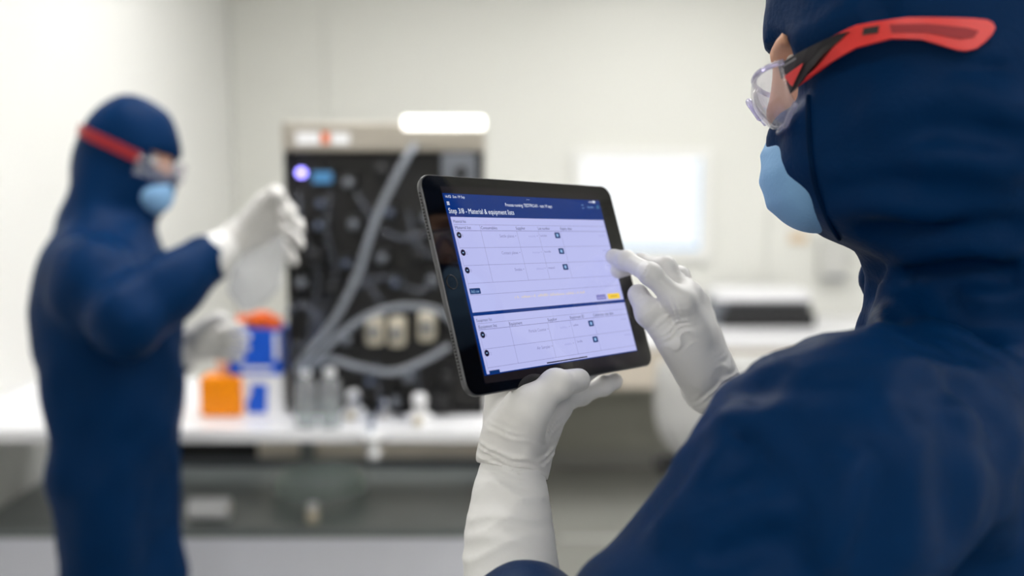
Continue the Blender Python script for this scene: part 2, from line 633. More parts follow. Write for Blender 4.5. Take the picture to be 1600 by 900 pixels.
struct(box('floor', (XL - .1, YF - .1, -.1), (XR + .1, YB + .1, 0), M_FLOOR))
struct(box('ceiling', (XL - .1, YF - .1, CEIL_Z), (XR + .1, YB + .1, CEIL_Z + .1), M_CEIL))
struct(box('wall_left', (XL - .1, YF, 0), (XL, YB, CEIL_Z), M_WALL))
struct(box('wall_right', (XR, YF, 0), (XR + .1, YB, CEIL_Z), M_WALLB))
struct(box('wall_front', (XL - .1, YF - .1, 0), (XR + .1, YF, CEIL_Z), M_WALLB))
wbk = struct(box('wall_back', (XL - .1, YB + .012, 0), (XR + .1, YB + .1, CEIL_Z), M_JOINT))
seam_x = [XL, ONY(880, 200, YB)[0] - 1.18, ONY(1205, 200, YB)[0], ONY(1205, 200, YB)[0] + 1.15, XR]
for a, b in zip(seam_x, seam_x[1:]):
    box('panel', (a + .002, YB, .0), (b - .002, YB + .012, CEIL_Z), M_WALLB, wbk, bevel=.002, seg=1)
struct(box('baseboard_left', (XL, YF, 0), (XL + .012, YB, .08), M_JOINT, bevel=.004))
struct(box('baseboard_back', (XL, YB - .012, 0), (XR, YB, .08), M_JOINT, bevel=.004))
# a joint strip welded across the vinyl floor
yj = ONZ(950, 842, 0)[1]
struct(box('trim_1', (0.2, yj - .02, 0), (XR, yj + .02, .003), M_JOINT))

for (x, y) in LIGHT_SPOTS:
    L = empty('ceiling_light', (x, y, CEIL_Z), 'square white light panel set in the ceiling, out of view', 'light', 'ceiling light panels')
    bm = bmesh.new()
    for s in (-1, 1):
        add_box(bm, (x - .32, y + s * .32 - .015, CEIL_Z - .02), (x + .32, y + s * .32 + .015, CEIL_Z))
        add_box(bm, (x + s * .32 - .015, y - .305, CEIL_Z - .02), (x + s * .32 + .015, y + .305, CEIL_Z))
    finish('frame', bm, M_WHITE, L)
    box('diffuser', (x - .305, y - .305, CEIL_Z - .012), (x + .305, y + .305, CEIL_Z - .004), M_LIGHT, L)

# ================================================================ LAB BENCH on the left
BZ = 0.9
yf = ONZ(500, 673, BZ)[1]
yb = ONZ(500, 590, BZ)[1]
bxr = 0.02
top = box('worktop', (XL + .002, yf, BZ - .03), (bxr, yb, BZ), M_WHITE, bevel=.004)
bench = empty('lab_bench', (XL + .7, (yf + yb) / 2, 0), 'long white lab bench with grey lower shelf along the left wall', 'bench')
top.parent = bench; top.matrix_parent_inverse = world_of(bench).inverted()
LZ = 0.61
ysf = ONZ(500, 826, LZ)[1]
ysb = ONZ(500, 724, LZ)[1]
box('lower_shelf', (XL + .02, ysf, LZ - .025), (bxr - .03, ysb, LZ), M_SHELF, bench, bevel=.003)
box('front_panel', (XL + .02, ysf + .0, .1), (bxr - .03, ysf + .02, LZ - .026), M_PANEL, bench, bevel=.003)
box('plinth', (XL + .05, ysf + .05, 0), (bxr - .06, ysb - .02, .1), M_GREY, bench)
box('side_panel', (bxr - .03, ysf + .02, 0), (bxr - .01, ysb, BZ - .031), M_PANEL, bench, bevel=.002)
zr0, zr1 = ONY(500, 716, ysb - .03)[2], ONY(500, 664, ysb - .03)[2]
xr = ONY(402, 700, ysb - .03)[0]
box('shade_strip', (XL + .03, ysb - .03, zr0), (xr, ysb - .012, zr1), M_DARK, bench, bevel=.003)  # dark strip added to give the shade below the worktop
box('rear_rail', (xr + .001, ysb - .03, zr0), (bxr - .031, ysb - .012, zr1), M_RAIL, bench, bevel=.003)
box('shade_line', (XL + .03, ysb - .034, LZ), (bxr - .031, ysb - .012, zr0 - .001), M_GREY, bench)  # thin grey strip added as the line of shade along the shelf back
for x in (XL + .06, -0.62):
    box('post', (x - .02, ysb - .06, LZ), (x + .02, ysb - .02, BZ - .031), M_STEEL, bench, bevel=.003)

# things on the lower shelf
p = ONZ(485, 822, LZ)
bt = empty('sample_bottle', p, 'small cream capped bottle on the grey lower shelf', 'bottle')
lathe('body', (p[0], p[1] + .03, LZ), [(.016, 0), (.018, .004), (.018, .03), (.012, .036)], M_CREAM, bt)
lathe('cap', (p[0], p[1] + .03, LZ + .036), [(.013, 0), (.014, .002), (.014, .012), (.012, .014)], M_BOXW, bt)
p = ONZ(322, 818, LZ)
rl = empty('paper_roll', p, 'white wipe roll lying at the front of the lower shelf', 'roll')
bm = bmesh.new(); add_tube(bm, [(p[0] - .05, p[1] + .035, LZ + .028), (p[0] + .05, p[1] + .035, LZ + .028)], .028, 24)
auto_smooth(finish('paper', bm, M_BOXW, rl))
bm = bmesh.new(); add_tube(bm, [(p[0] - .052, p[1] + .035, LZ + .028), (p[0] + .052, p[1] + .035, LZ + .028)], .012, 16)
auto_smooth(finish('core', bm, M_BEIGE, rl))
# coil of greenish clear tubing
p = ONZ(500, 775, LZ)
cl = []
for k in range(0, 181):
    a = 2 * PI * k / 36
    cl.append((p[0] + .12 * math.cos(a) * (1 + .04 * math.sin(a * .37)), p[1] + .01 + .105 * math.sin(a), LZ + .012 + .011 * k / 36))
tag(tube('tubing_coil', cl, .010, M_GREENISH, n=8), 'coil of greenish clear tubing lying on the lower shelf', 'tubing')

# ================================================================ BIOPROCESS MACHINE
my = ONZ(600, 648, BZ)[1]            # front plane
MX0 = ONY(450, 500, my)[0]; MX1 = ONY(756, 500, my)[0]
MZ1 = ONY(600, 192, my)[2]
MZF = ONY(600, 237, my)[2]


def F(x, y, out=0.0):
    """point of the machine's front plane seen at a photo pixel, moved out toward the room"""
    q = ONY(x, y, my); return np.array([q[0], my - out, q[2]])


mc = empty('process_skid', ((MX0 + MX1) / 2, my + .2, BZ), 'black-fronted bioprocess machine with hoses and valves on white bench', 'machine')
bm = bmesh.new()
add_box(bm, (MX0, my + .06, BZ + .006), (MX1, my + .33, MZ1))
finish('housing', bm, M_ALU, mc, bevel=.006)
bm = bmesh.new()
add_box(bm, (MX0, my, BZ), (MX0 + .012, my + .06, MZF)); add_box(bm, (MX1 - .012, my, BZ), (MX1, my + .06, MZF))
add_box(bm, (MX0, my, BZ), (MX1, my + .06, BZ + .012))
finish('side_rails', bm, M_DARK, mc)
box('front_panel', (MX0 + .0125, my + .02, BZ + .0125), (MX1 - .0125, my + .06, MZF - .001), M_BLACK, mc, bevel=.003)
box('top_fascia', (MX0, my - .02, MZF), (MX1, my + .06, MZ1), M_ALU, mc, bevel=.006)
q0, q1 = F(632, 204), F(758, 183)
lampb = box('light_bar', (q0[0], my - .05, q0[2]), (q1[0], my - .021, q1[2]), M_LAMP, mc, bevel=.006)
tag(lampb, 'glowing white light bar')
for (xa, xb, ya, yb_, m_) in ((466, 502, 207, 226, M_BOXW), (506, 516, 208, 224, M_ORANGE2), (520, 548, 208, 226, M_BOXW)):
    a, b = F(xa, yb_), F(xb, ya)
    box('sticker', (a[0], my - .022, a[2]), (b[0], my - .0195, b[2]), m_, mc)
lathe('indicator_led', F(469, 270, -.02), [(.010, 0), (.010, .012), (.007, .017)], M_LED, mc, axis=(0, -1, 0))
a, b = F(486, 288), F(521, 266)
dp = box('small_display', (a[0], my, a[2]), (b[0], my + .02, b[2]), M_DARK, mc, bevel=.002)
box('display_glass', (a[0] + .004, my - .002, a[2] + .004), (b[0] - .004, my - .0002, b[2] - .004), M_TEAL, dp)
a, b = F(692, 300), F(752, 238)
cb = box('sensor_box', (a[0], my - .05, a[2]), (b[0] - .012, my + .02, b[2] - .004), M_GREY, mc, bevel=.006)
lathe('sensor_knob', ((a[0] + b[0]) / 2, my - .05, (a[2] + b[2]) / 2), [(.014, 0), (.014, .02), (.010, .024)], M_DARK, cb, axis=(0, -1, 0))


def valve(x, y, s=1.0, m_=M_BGREY):
    c = F(x, y)
    w = .016 * s
    v = box('pinch_valve', (c[0] - w, my - .028, c[2] - w * 1.3), (c[0] + w, my + .02, c[2] + w * 1.3), M_DARK, mc, bevel=.004)
    lathe('valve_knob', (c[0], my - .028, c[2]), [(w * .7, 0), (w * .75, .004), (w * .75, .018), (w * .55, .024)], m_, v, axis=(0, -1, 0), n=16)


for i, (x, y) in enumerate([(505, 318), (548, 286), (600, 268), (502, 352), (556, 350), (478, 372), (612, 332), (668, 340), (498, 398), (545, 410),
                            (600, 402), (655, 396), (700, 372), (476, 440), (522, 448), (620, 440), (676, 436), (722, 430), (500, 520), (545, 528),
                            (712, 500), (580, 592), (640, 586), (700, 585), (560, 618), (620, 622), (690, 620)]):
    valve(x, y, 1.0 + .25 * ((i * 7) % 3 - 1), [M_BGREY, M_GREY, M_DARK][i % 3])
for (x, y) in ((588, 514), (622, 516), (668, 508)):
    c = F(x, y)
    h = box('pump_head', (c[0] - .021, my - .045, c[2] - .036), (c[0] + .021, my + .02, c[2] + .036), M_CREAM, mc, bevel=.014, seg=4)
    lathe('pump_rotor', (c[0], my - .045, c[2]), [(.013, 0), (.013, .008), (.010, .011)], M_GREY, h, axis=(0, -1, 0), n=18)
# inner thin tubes on the panel
for pts in ([(470, 300), (478, 360), (500, 430), (488, 520)], [(520, 300), (515, 360), (528, 430), (500, 505)],
            [(560, 300), (585, 350), (570, 420), (600, 470)], [(640, 330), (655, 380), (690, 400), (735, 395)],
            [(600, 360), (640, 370), (700, 352), (742, 360)], [(690, 440), (650, 450), (610, 430), (560, 445)],
            [(590, 560), (595, 600), (600, 630), (598, 642)], [(650, 560), (655, 590), (658, 618), (656, 636)]):
    tube('thin_tube', [F(x, y, .035 + .01 * (k % 2)) for k, (x, y) in enumerate(pts)], .0055, M_HOSED, mc, n=8, path=8)


def hose(label, pts, r, m_=M_HOSE):
    tag(tube('hose', [F(x, y, o) for x, y, o in pts], r, m_, n=12, path=10), label, 'hose', 'silicone hoses of the machine')


hose('thick grey hose rising from the clear bottles to the machine top', [(652, 226, .055), (632, 262, .08), (596, 340, .10), (570, 420, .11), (535, 490, .12), (500, 535, .13), (478, 562, .12)], .0088)
hose('grey hose arching from the clear bottles to the right pump head', [(484, 566, .12), (510, 545, .13), (545, 510, .12), (590, 482, .10), (640, 472, .08), (690, 482, .06), (725, 510, .05)], .0084)
hose('grey hose sagging low across the machine front', [(505, 560, .12), (530, 548, .12), (575, 562, .10), (620, 570, .09), (665, 556, .07), (705, 535, .05)], .0078)
hose('dark hose loop hanging at the left edge of the machine', [(456, 486, .045), (474, 470, .06), (500, 482, .07), (508, 506, .07), (490, 530, .06), (466, 536, .05), (456, 560, .045)], .0075, M_HOSED)

# clear bottles in front of the machine
for (x, lab) in ((478, 'left one of two clear bottles with hoses in front of machine'), (516, 'right one of two clear bottles with hoses in front of machine')):
    p = ONZ(x, 655, BZ); p[1] = my - .12; p = np.array([ONY(x, 640, my - .12)[0], my - .12, BZ])
    b = empty('clear_bottle', p, lab, 'bottle', 'clear bottles in front of the machine')
    lathe('bottle_body', p, [(.022, 0), (.026, .004), (.026, .10), (.022, .115), (.012, .124)], M_CLEAR, b)
    lathe('liquid', p + np.array([0, 0, .004]), [(.021, 0), (.023, .004), (.023, .06), (.0225, .062)], M_GREENISH, b)
    lathe('cap', p + np.array([0, 0, .124]), [(.014, 0), (.014, .014), (.012, .016)], M_BOXW, b)


def fitting(name, base, label, s=1.0, axis=(0, 0, 1)):
    e = empty(name, base, label, 'fitting', 'white hose fittings')
    ax = unit(axis)
    lathe('flange', base, [(.021 * s, 0), (.023 * s, .004 * s), (.023 * s, .012 * s), (.017 * s, .016 * s)], M_BOXW, e, axis=ax)
    lathe('stem', np.asarray(base) + ax * .016 * s, [(.012 * s, 0), (.011 * s, .018 * s), (.014 * s, .022 * s), (.010 * s, .034 * s)], M_BOXW, e, axis=ax)
    u, v = frame_of(ax)
    st = np.asarray(base) + ax * .012 * s + u * .018 * s
    lathe('clamp_screw', st, [(.006 * s, 0), (.006 * s, .014 * s), (.009 * s, .016 * s), (.009 * s, .022 * s)], M_CREAM, e, axis=u, n=12)
    return e


p = ONZ(553, 652, BZ); fitting('hose_fitting', p, 'white clamp fitting beside the clear bottles', 1.35)
p = ONZ(600, 650, BZ); fitting('hose_fitting', p, 'smallest white fitting, between two larger ones on bench', .8)
p = ONZ(656, 660, BZ); fitting('hose_fitting', p, 'white clamp fitting on bench under the machine centre', 1.4)
p = ONY(580, 676, yf - .035)
e = fitting('hose_fitting', p, 'white fitting hanging from a tube over the bench edge', 1.25, axis=(.1, 0, -1))
pth = [np.array(p) + np.array([0, 0, 0.0]), np.array([p[0], yf - .035, BZ + .0]), np.array([p[0] - .004, yf - .012, BZ + .014]), np.array([p[0] - .01, yf + .05, BZ + .009]), np.array([p[0] - .02, my - .04, BZ + .009])]
tube('tube_tail', pth, .006, M_HOSE, e, n=10, path=8)

# ================================================================ cartons and orange bottles beside the machine
p0 = ONZ(343, 652, BZ)
yo = p0[1]
e = empty('orange_bottle', p0, 'square orange plastic bottle with peach neck on the bench', 'bottle')
a, b = ONY(312, 652, yo), ONY(375, 590, yo)
ow = b[0] - a[0]
box('bottle_body', (a[0], yo, BZ), (b[0], yo + ow * .8, b[2]), M_ORANGE, e, bevel=.012, seg=4)
lathe('neck', ((a[0] + b[0]) / 2, yo + ow * .4, b[2] - .002), [(.016, 0), (.014, .012), (.014, .02)], M_PEACH, e)
lathe('cap', ((a[0] + b[0]) / 2, yo + ow * .4, b[2] + .018), [(.016, 0), (.017, .002), (.017, .02), (.015, .022)], M_PEACH, e)
yc = yo + .02
a, b = ONY(377, 640, yc), ONY(440, 587, yc)
cz = b[2]
e = empty('white_carton', ((a[0] + b[0]) / 2, yc + .05, BZ), 'small white carton with blue printed front, under the blue carton', 'carton')
box('carton_body', (a[0], yc, BZ), (b[0], yc + .11, cz), M_BOXW, e, bevel=.002, seg=1)
pr = ONY(380, 640, yc); pq = ONY(418, 600, yc)
prism('blue_print', [(pr[0] + .012, BZ + .006), (pq[0] - .004, BZ + .006), (pq[0], pq[2]), (pr[0] + .02, pq[2]), (pr[0] + .022, pq[2] - .02), (pr[0] + .008, BZ + .03)], (0, yc - .0012, 0), (1, 0, 0), (0, 0, 1), (0, 1, 0), 0, .001, M_BLUE, e)
a, b = ONY(358, 587, yc), ONY(437, 516, yc)
e = empty('blue_carton', ((a[0] + b[0]) / 2, yc + .05, cz), 'bright blue carton stacked on the small white carton', 'carton')
box('carton_body', (a[0], yc + .004, cz), (b[0], yc + .1, b[2]), M_BLUE, e, bevel=.002, seg=1)
box('white_label', (a[0] + .03, yc + .002, cz + .012), (b[0] - .022, yc + .0038, cz + .022), M_BOXW, e)
box('white_edge', (b[0] - .016, yc + .002, cz + .04), (b[0] - .004, yc + .0038, b[2] - .006), M_BOXW, e)
btz = b[2]
e = empty('orange_capped_tube', ((a[0] + b[0]) / 2, yc + .05, btz), 'orange screw caps lying on top of the blue carton', 'cap')
c0 = ONY(372, 503, yc + .03)
bm = bmesh.new(); add_tube(bm, [(c0[0] - .006, yc + .05, btz + .016), (c0[0] + .03, yc + .05, btz + .016)], .015, 20); auto_smooth(finish('cap', bm, M_ORANGE2, e))
lathe('cap', (c0[0] + .055, yc + .05, btz), [(.025, 0), (.028, .003), (.028, .032), (.020, .038), (.008, .040)], M_ORANGE2, e)
lathe('cap', (c0[0] + .092, yc + .03, btz), [(.017, 0), (.018, .003), (.018, .026), (.015, .029)], M_ORANGE2, e)

# ================================================================ BACK WALL: lit panel, desk, printer, chair
a, b = ONY(893, 405, YB), ONY(1110, 232, YB)
e = empty('wall_display', ((a[0] + b[0]) / 2, YB, a[2]), 'bright white lit panel in a white frame on back wall', 'display')
bm = bmesh.new()
w = .05
add_box(bm, (a[0], YB - .04, a[2]), (b[0], YB, a[2] + w)); add_box(bm, (a[0], YB - .04, b[2] - w), (b[0], YB, b[2]))
add_box(bm, (a[0], YB - .04, a[2] + w), (a[0] + w, YB, b[2] - w)); add_box(bm, (b[0] - w, YB - .04, a[2] + w), (b[0], YB, b[2] - w))
finish('frame', bm, M_WALL, e)
s_ = box('lit_screen', (a[0] + w, YB - .028, a[2] + w), (b[0] - w, YB - .012, b[2] - w), M_SCREENW, e)
box('blue_margin', (a[0] + w, YB - .0285, a[2] + w), (b[0] - w, YB - .0281, a[2] + w + .022), M_SCREENB, s_)
box('blue_margin', (b[0] - w - .012, YB - .0285, a[2] + w + .022), (b[0] - w, YB - .0281, b[2] - w), M_SCREENB, s_)

DZ = .78
dyf = ONZ(1290, 534, DZ)[1]
dx0, dx1 = -.25, 3.0
e = empty('wall_desk', ((dx0 + dx1) / 2, (dyf + YB) / 2, 0), 'white desk with beige apron along the back wall', 'desk')
box('desktop', (dx0, dyf, DZ - .03), (dx1, YB - .013, DZ), M_WHITE, e, bevel=.004)
az = ONY(1000, 606, dyf + .02)[2]
box('apron', (dx0 + .02, dyf + .01, az), (dx1 - .02, dyf + .03, DZ - .031), M_BEIGE, e, bevel=.003)
for x in (dx0 + .02, dx1 - .07):
    box('end_panel', (x, dyf + .032, 0), (x + .05, YB - .03, DZ - .031), M_BEIGE, e, bevel=.003)
box('back_panel', (dx0 + .08, YB - .05, .09), (dx1 - .08, YB - .03, DZ - .031), mat('grey_green_panel', srgb(168, 168, 158), .5, noise=.02), e)

pa = ONZ(1195, 512, DZ)
py = pa[1]
a, b = ONY(1118, 512, py), ONY(1276, 455, py)
e = empty('printer', ((a[0] + b[0]) / 2, py + .1, DZ), 'white and black desktop printer on the desk behind the chair', 'printer')
H_ = b[2] - DZ
box('base', (a[0] + .03, py, DZ), (b[0] - .0, py + .26, DZ + H_ * .42), M_DARK, e, bevel=.008)
box('body', (a[0], py + .01, DZ + H_ * .421), (b[0] - .02, py + .26, DZ + H_ * .72), M_GREY, e, bevel=.008)
box('paper_slot', (a[0] + .05, py + .004, DZ + H_ * .46), (b[0] - .03, py + .0095, DZ + H_ * .66), M_DARK, e)
box('lid', (a[0] + .005, py, DZ + H_ * .721), (b[0] - .03, py + .26, DZ + H_), M_WHITE, e, bevel=.012, seg=3)
box('side_tray', (a[0] - .02, py + .02, DZ + .01), (a[0] + .028, py + .16, DZ + H_ * .40), M_GREY, e, bevel=.005)

# small things on the back wall at the right
c = ONY(1247, 372, YB)
e = empty('wall_label', c, 'small orange and cream label plate on back wall', 'label')
box('plate', (c[0] - .05, YB - .008, c[2] - .03), (c[0] + .05, YB, c[2] + .03), M_BEIGE, e, bevel=.002)
box('orange_strip', (c[0] - .04, YB - .0095, c[2] - .012), (c[0] + .04, YB - .0082, c[2] + .012), M_SAND, e)
c = ONY(1295, 400, YB)
e = empty('paper_dispenser', c, 'pale grey dispenser on the back wall next to the hood', 'dispenser')
box('housing', (c[0] - .06, YB - .08, c[2] - .12), (c[0] + .08, YB, c[2] + .10), mat('pale_grey', srgb(200, 200, 196), .4, noise=.02), e, bevel=.015, seg=3)
box('slot', (c[0] - .04, YB - .084, c[2] - .11), (c[0] + .06, YB - .0805, c[2] - .09), M_GREY, e)

# chair
cdp = 3.15


def CP(x, y, o=0.0):
    return PX(x, y, cdp + o)


ch = empty('lab_chair', (CP(1160, 700)[0], CP(1160, 700)[1], 0), 'white shell lab chair with black mechanism, standing behind the gloved hands', 'chair')
cx, cy = CP(1160, 700)[0], CP(1160, 700)[1]
zt, zb = CP(1180, 503)[2], CP(1060, 722)[2]
sd = SDF((cx - .42, cy - .36, zb - .08), (cx + .42, cy + .36, zt + .08), .01)
mid = (zt + zb) / 2
sd.boxr((cx, cy - .03, mid), (.280, .22, (zt - zb) / 2 + .01), rnd=.19, k=.02)
sd.boxr((cx, cy + .02, mid + .06), (.254, .22, (zt - zb) / 2), rnd=.17, k=.02, sub=True)
sd.boxr((cx, cy + .32, mid + .30), (.5, .28, .24), rnd=.06, k=.05, sub=True)
sd.ell((cx, cy + .02, zb + .09), (.25, .24, .045), k=.03)
link('shell', sd.mesh('shell'), M_CHAIR, ch, True)
k = CP(1022, 712)
box('mechanism', (cx - .10, cy - .09, zb - .035), (cx + .10, cy + .09, zb + .02), M_DARK, ch, bevel=.012)
tube('lever', [(k[0] + .15, cy - .05, zb - .012), (k[0] + .04, cy - .10, k[2] + .005), (k[0], cy - .12, k[2])], [.012, .022, .035], M_DARK, ch, n=14, path=6)
lathe('column', (cx, cy, .09), [(.028, 0), (.028, zb - .09 - .04)], M_ALU, ch)
bm = bmesh.new()
for i in range(5):
    a_ = 2 * PI * i / 5 + .3
    add_tube(bm, [(cx, cy, .11), (cx + .16 * math.cos(a_), cy + .16 * math.sin(a_), .095), (cx + .30 * math.cos(a_), cy + .30 * math.sin(a_), .075)], [.03, .024, .016], 10)
finish('star_base', bm, M_WHITE, ch, True)
for i in range(5):
    a_ = 2 * PI * i / 5 + .3
    ox, oy = cx + .30 * math.cos(a_), cy + .30 * math.sin(a_)
    bm = bmesh.new(); add_tube(bm, [(ox - .022 * math.sin(a_), oy + .022 * math.cos(a_), .03), (ox + .022 * math.sin(a_), oy - .022 * math.cos(a_), .03)], .03, 18)
    auto_smooth(finish('castor', bm, M_DARK, ch))

# ================================================================ TABLET
def rodr(r):
    r = np.asarray(r, float); t = np.linalg.norm(r); k = r / t
    K = np.array([[0, -k[2], k[1]], [k[2], 0, -k[0]], [-k[1], k[0], 0]])
    return np.eye(3) + math.sin(t) * K + (1 - math.cos(t)) * K @ K


TW, TH, TT = .2506, .1741, .0075
_R = rodr((-0.237, 0.851, 0.153))
TX, TY, TN = [CAMV(*_R[:, i]) for i in range(3)]
TC = CAM + CAMV(0.030, 0.008, -0.838)


def TL(x, y):
    """tablet-face coordinates of a photo pixel"""
    r = ray(x, y)
    t = ((TC - CAM) @ TN) / (r @ TN)
    q = CAM + r * t - TC
    return np.array([q @ TX, q @ TY])


def plane_depth(x, y, off=0.0):
    r = ray(x, y)
    return ((TC + TN * off - CAM) @ TN) / (r @ TN)


Mt = Matrix(((TX[0], TY[0], TN[0], TC[0]), (TX[1], TY[1], TN[1], TC[1]), (TX[2], TY[2], TN[2], TC[2]), (0, 0, 0, 1)))
tab = empty('tablet', (0, 0, 0), 'black-framed tablet showing a blue and white equipment list, held in gloved hands', 'tablet')
tab.matrix_world = Mt


def tlink(o, parent=None):
    o.parent = parent if parent is not None else tab
    o.matrix_parent_inverse = Matrix.Identity(4)
    return o


E3 = ((0, 0, 0), (1, 0, 0), (0, 1, 0), (0, 0, 1))
# metal back shell with rounded rim
bm = bmesh.new()
rings = []
CRN = .0115
for (ins, z) in ((.0055, -TT), (.0028, -TT * .93), (.0009, -TT * .72), (.0001, -TT * .42), (0, -TT * .2), (.0002, -.0006), (.0007, -.0001)):
    rings.append([bm.verts.new((x, y, z)) for x, y in rrect(TW - 2 * ins, TH - 2 * ins, CRN - ins * .6, 10)])
n_ = len(rings[0])
for a, b in zip(rings, rings[1:]):
    for k in range(n_):
        bm.faces.new((a[k], a[(k + 1) % n_], b[(k + 1) % n_], b[k]))
bm.faces.new(rings[0][::-1]); bm.faces.new(rings[-1])
o = finish('metal_shell', bm, M_TABBODY, None); auto_smooth(o, 30); tlink(o)
shell = o
glass = tlink(prism('bezel_glass', rrect(TW - .0022, TH - .0022, CRN - .001, 10), *E3, -.0004, .0003, M_GLASSBLK))
# speaker holes along the left rim, two groups
hole = None
for g in (-1, 1):
    for k in range(15):
        yy = g * (.036 + .0026 * k)
        if hole is None:
            bm = bmesh.new(); add_tube(bm, [(-.0004, 0, 0), (.0006, 0, 0)], .0008, 10)
            hole = finish('speaker_hole', bm, M_DARK, None); oo = hole
        else:
            oo = hole.copy(); COL.objects.link(oo)
        oo.location = (-TW / 2 - .0001, yy, -TT * .38)
        oo.parent = shell; oo.matrix_parent_inverse = Matrix.Identity(4)
# home button
hb = TL(705.5, 441)
o = tlink(prism('home_button', [(hb[0] + .0052 * math.cos(2 * PI * k / 36), hb[1] + .0052 * math.sin(2 * PI * k / 36)) for k in range(36)], *E3, .0003, .0006, M_GLASSBLK))
ring = []
bm = bmesh.new()
add_tube(bm, [(hb[0] + .0054 * math.cos(2 * PI * k / 36), hb[1] + .0054 * math.sin(2 * PI * k / 36), .0005) for k in range(37)], .0004, 6, cap=False)
tlink(finish('ring', bm, M_HOMERING, None, True), o)

# display -------------------------------------------------------------
def lit(name, rgb, s=1.0):
    return mat(name, (0.004, 0.004, 0.005, 1), 0.05, emit=srgb(*rgb), estr=s, spec=0.5)


M_LAV = lit('screen_lavender', (196, 200, 252), .86)
M_NAVYS = lit('screen_navy', (0, 46, 122), .92)
M_GLOW = lit('screen_offglow', (34, 28, 30), .6)
M_WTXT = lit('screen_white', (240, 246, 255), 1.0)
M_DTXT = lit('screen_dark_text', (52, 52, 96), .8)
M_GTXT = lit('screen_grey_text', (128, 128, 178), .9)
M_LINE = lit('screen_line', (134, 134, 186), .9)
M_BTN = lit('screen_button_navy', (10, 50, 110), .9)
M_ICON = lit('screen_icon', (24, 16, 48), .8)
M_YEL = lit('screen_yellow', (246, 206, 60), 1.0)
M_YTXT = lit('screen_yellow_text', (226, 210, 176), .95)
M_PUR = lit('screen_purple', (126, 124, 196), .9)
M_PALE = lit('screen_pale_blue', (150, 190, 235), .9)
scr = tlink(prism('display', [tuple(TL(687.5, 291)), tuple(TL(757.5, 599.5)), tuple(TL(1001, 565)), tuple(TL(934, 301.5))], *E3, .0003, .00036, M_GLOW))
S0, S1, S2, S3 = TL(690.3, 301.8), TL(935.2, 313.5), TL(995.4, 548.6), TL(756.6, 587.5)


def SP(u, v):
    """0..1 across and down the lit picture -> tablet-face coordinates"""
    a = S0 + (S1 - S0) * u; b = S3 + (S2 - S3) * u
    return a + (b - a) * v


def UV(x, y):
    """photo pixel -> screen fraction"""
    q = TL(x, y)
    M = np.linalg.lstsq(np.stack([(S1 - S0 + S2 - S3) / 2, (S3 - S0 + S2 - S1) / 2], 1), q - S0, rcond=None)[0]
    return M


def quad(bm, u0, v0, u1, v1, z):
    vs_ = [bm.verts.new((*SP(u, v), z)) for u, v in ((u0, v0), (u0, v1), (u1, v1), (u1, v0))]
    bm.faces.new(vs_)


def flat(name, rects, m_, z):
    bm = bmesh.new()
    for r in rects: quad(bm, *r, z)
    return tlink(finish(name, bm, m_, None), scr)


flat('app_background', [(0, 0, 1, 1)], M_NAVYS, .00042)
CU0 = .014
flat('list_card', [(CU0, .133, .996, .662), (CU0, .681, .996, .994)], M_LAV, .00046)

# text ----------------------------------------------------------------
TXT = {}


def text(s, u, v, w, h, key, align='L'):
    """text s with its vertical middle at v, starting (or ending) at u, w wide and h tall in screen fractions"""
    cu = bpy.data.curves.new('t', 'FONT')
    cu.body = s
    cu.resolution_u = 2
    cu.offset = -.003
    ob = bpy.data.objects.new('t', cu)
    COL.objects.link(ob)
    dg = bpy.context.evaluated_depsgraph_get()
    me = bpy.data.meshes.new_from_object(ob.evaluated_get(dg))
    bpy.data.objects.remove(ob)
    co = np.empty(len(me.vertices) * 3); me.vertices.foreach_get('co', co); co = co.reshape(-1, 3)
    x0, x1 = co[:, 0].min(), co[:, 0].max()
    cap = 0.70
    du = (co[:, 0] - x0) / (x1 - x0) * w
    if align == 'R': du = du - w
    dv = (co[:, 1] / cap - .5) * h
    P = np.array([(*SP(u + a, v - b), 0) for a, b in zip(du, dv)])
    T = TXT.setdefault(key, [[], []])
    off = sum(len(q) for q in T[0])
    T[0].append(P)
    T[1] += [tuple(i + off for i in p.vertices) for p in me.polygons]
    bpy.data.meshes.remove(me)


def scribble(u, v, w, h, key, align='L', words=1):
    """lettering too small to read: a run of letter-like strokes"""
    if align == 'R': u = u - w
    T = TXT.setdefault(key, [[], []])
    x = u
    st = h * .30
    i = 0
    while x < u + w:
        if words > 1 and rng.rand() < .14:
            x += st * 1.3; continue
        hh = h * rng.choice([.55, .62, .9])
        off = sum(len(q) for q in T[0])
        a = [SP(x, v + h / 2), SP(x, v + h / 2 - hh), SP(x + st * .45, v + h / 2 - hh), SP(x + st * .45, v + h / 2)]
        T[0].append(np.array([(*q, 0) for q in a])); T[1].append((off, off + 3, off + 2, off + 1))
        if rng.rand() < .6:
            off += 4; k = rng.choice([0., .4])
            a = [SP(x, v + h / 2 - k * hh), SP(x, v + h / 2 - k * hh - h * .12), SP(x + st * .9, v + h / 2 - k * hh - h * .12), SP(x + st * .9, v + h / 2 - k * hh)]
            T[0].append(np.array([(*q, 0) for q in a])); T[1].append((off, off + 3, off + 2, off + 1))
        x += st * 1.15
        i += 1


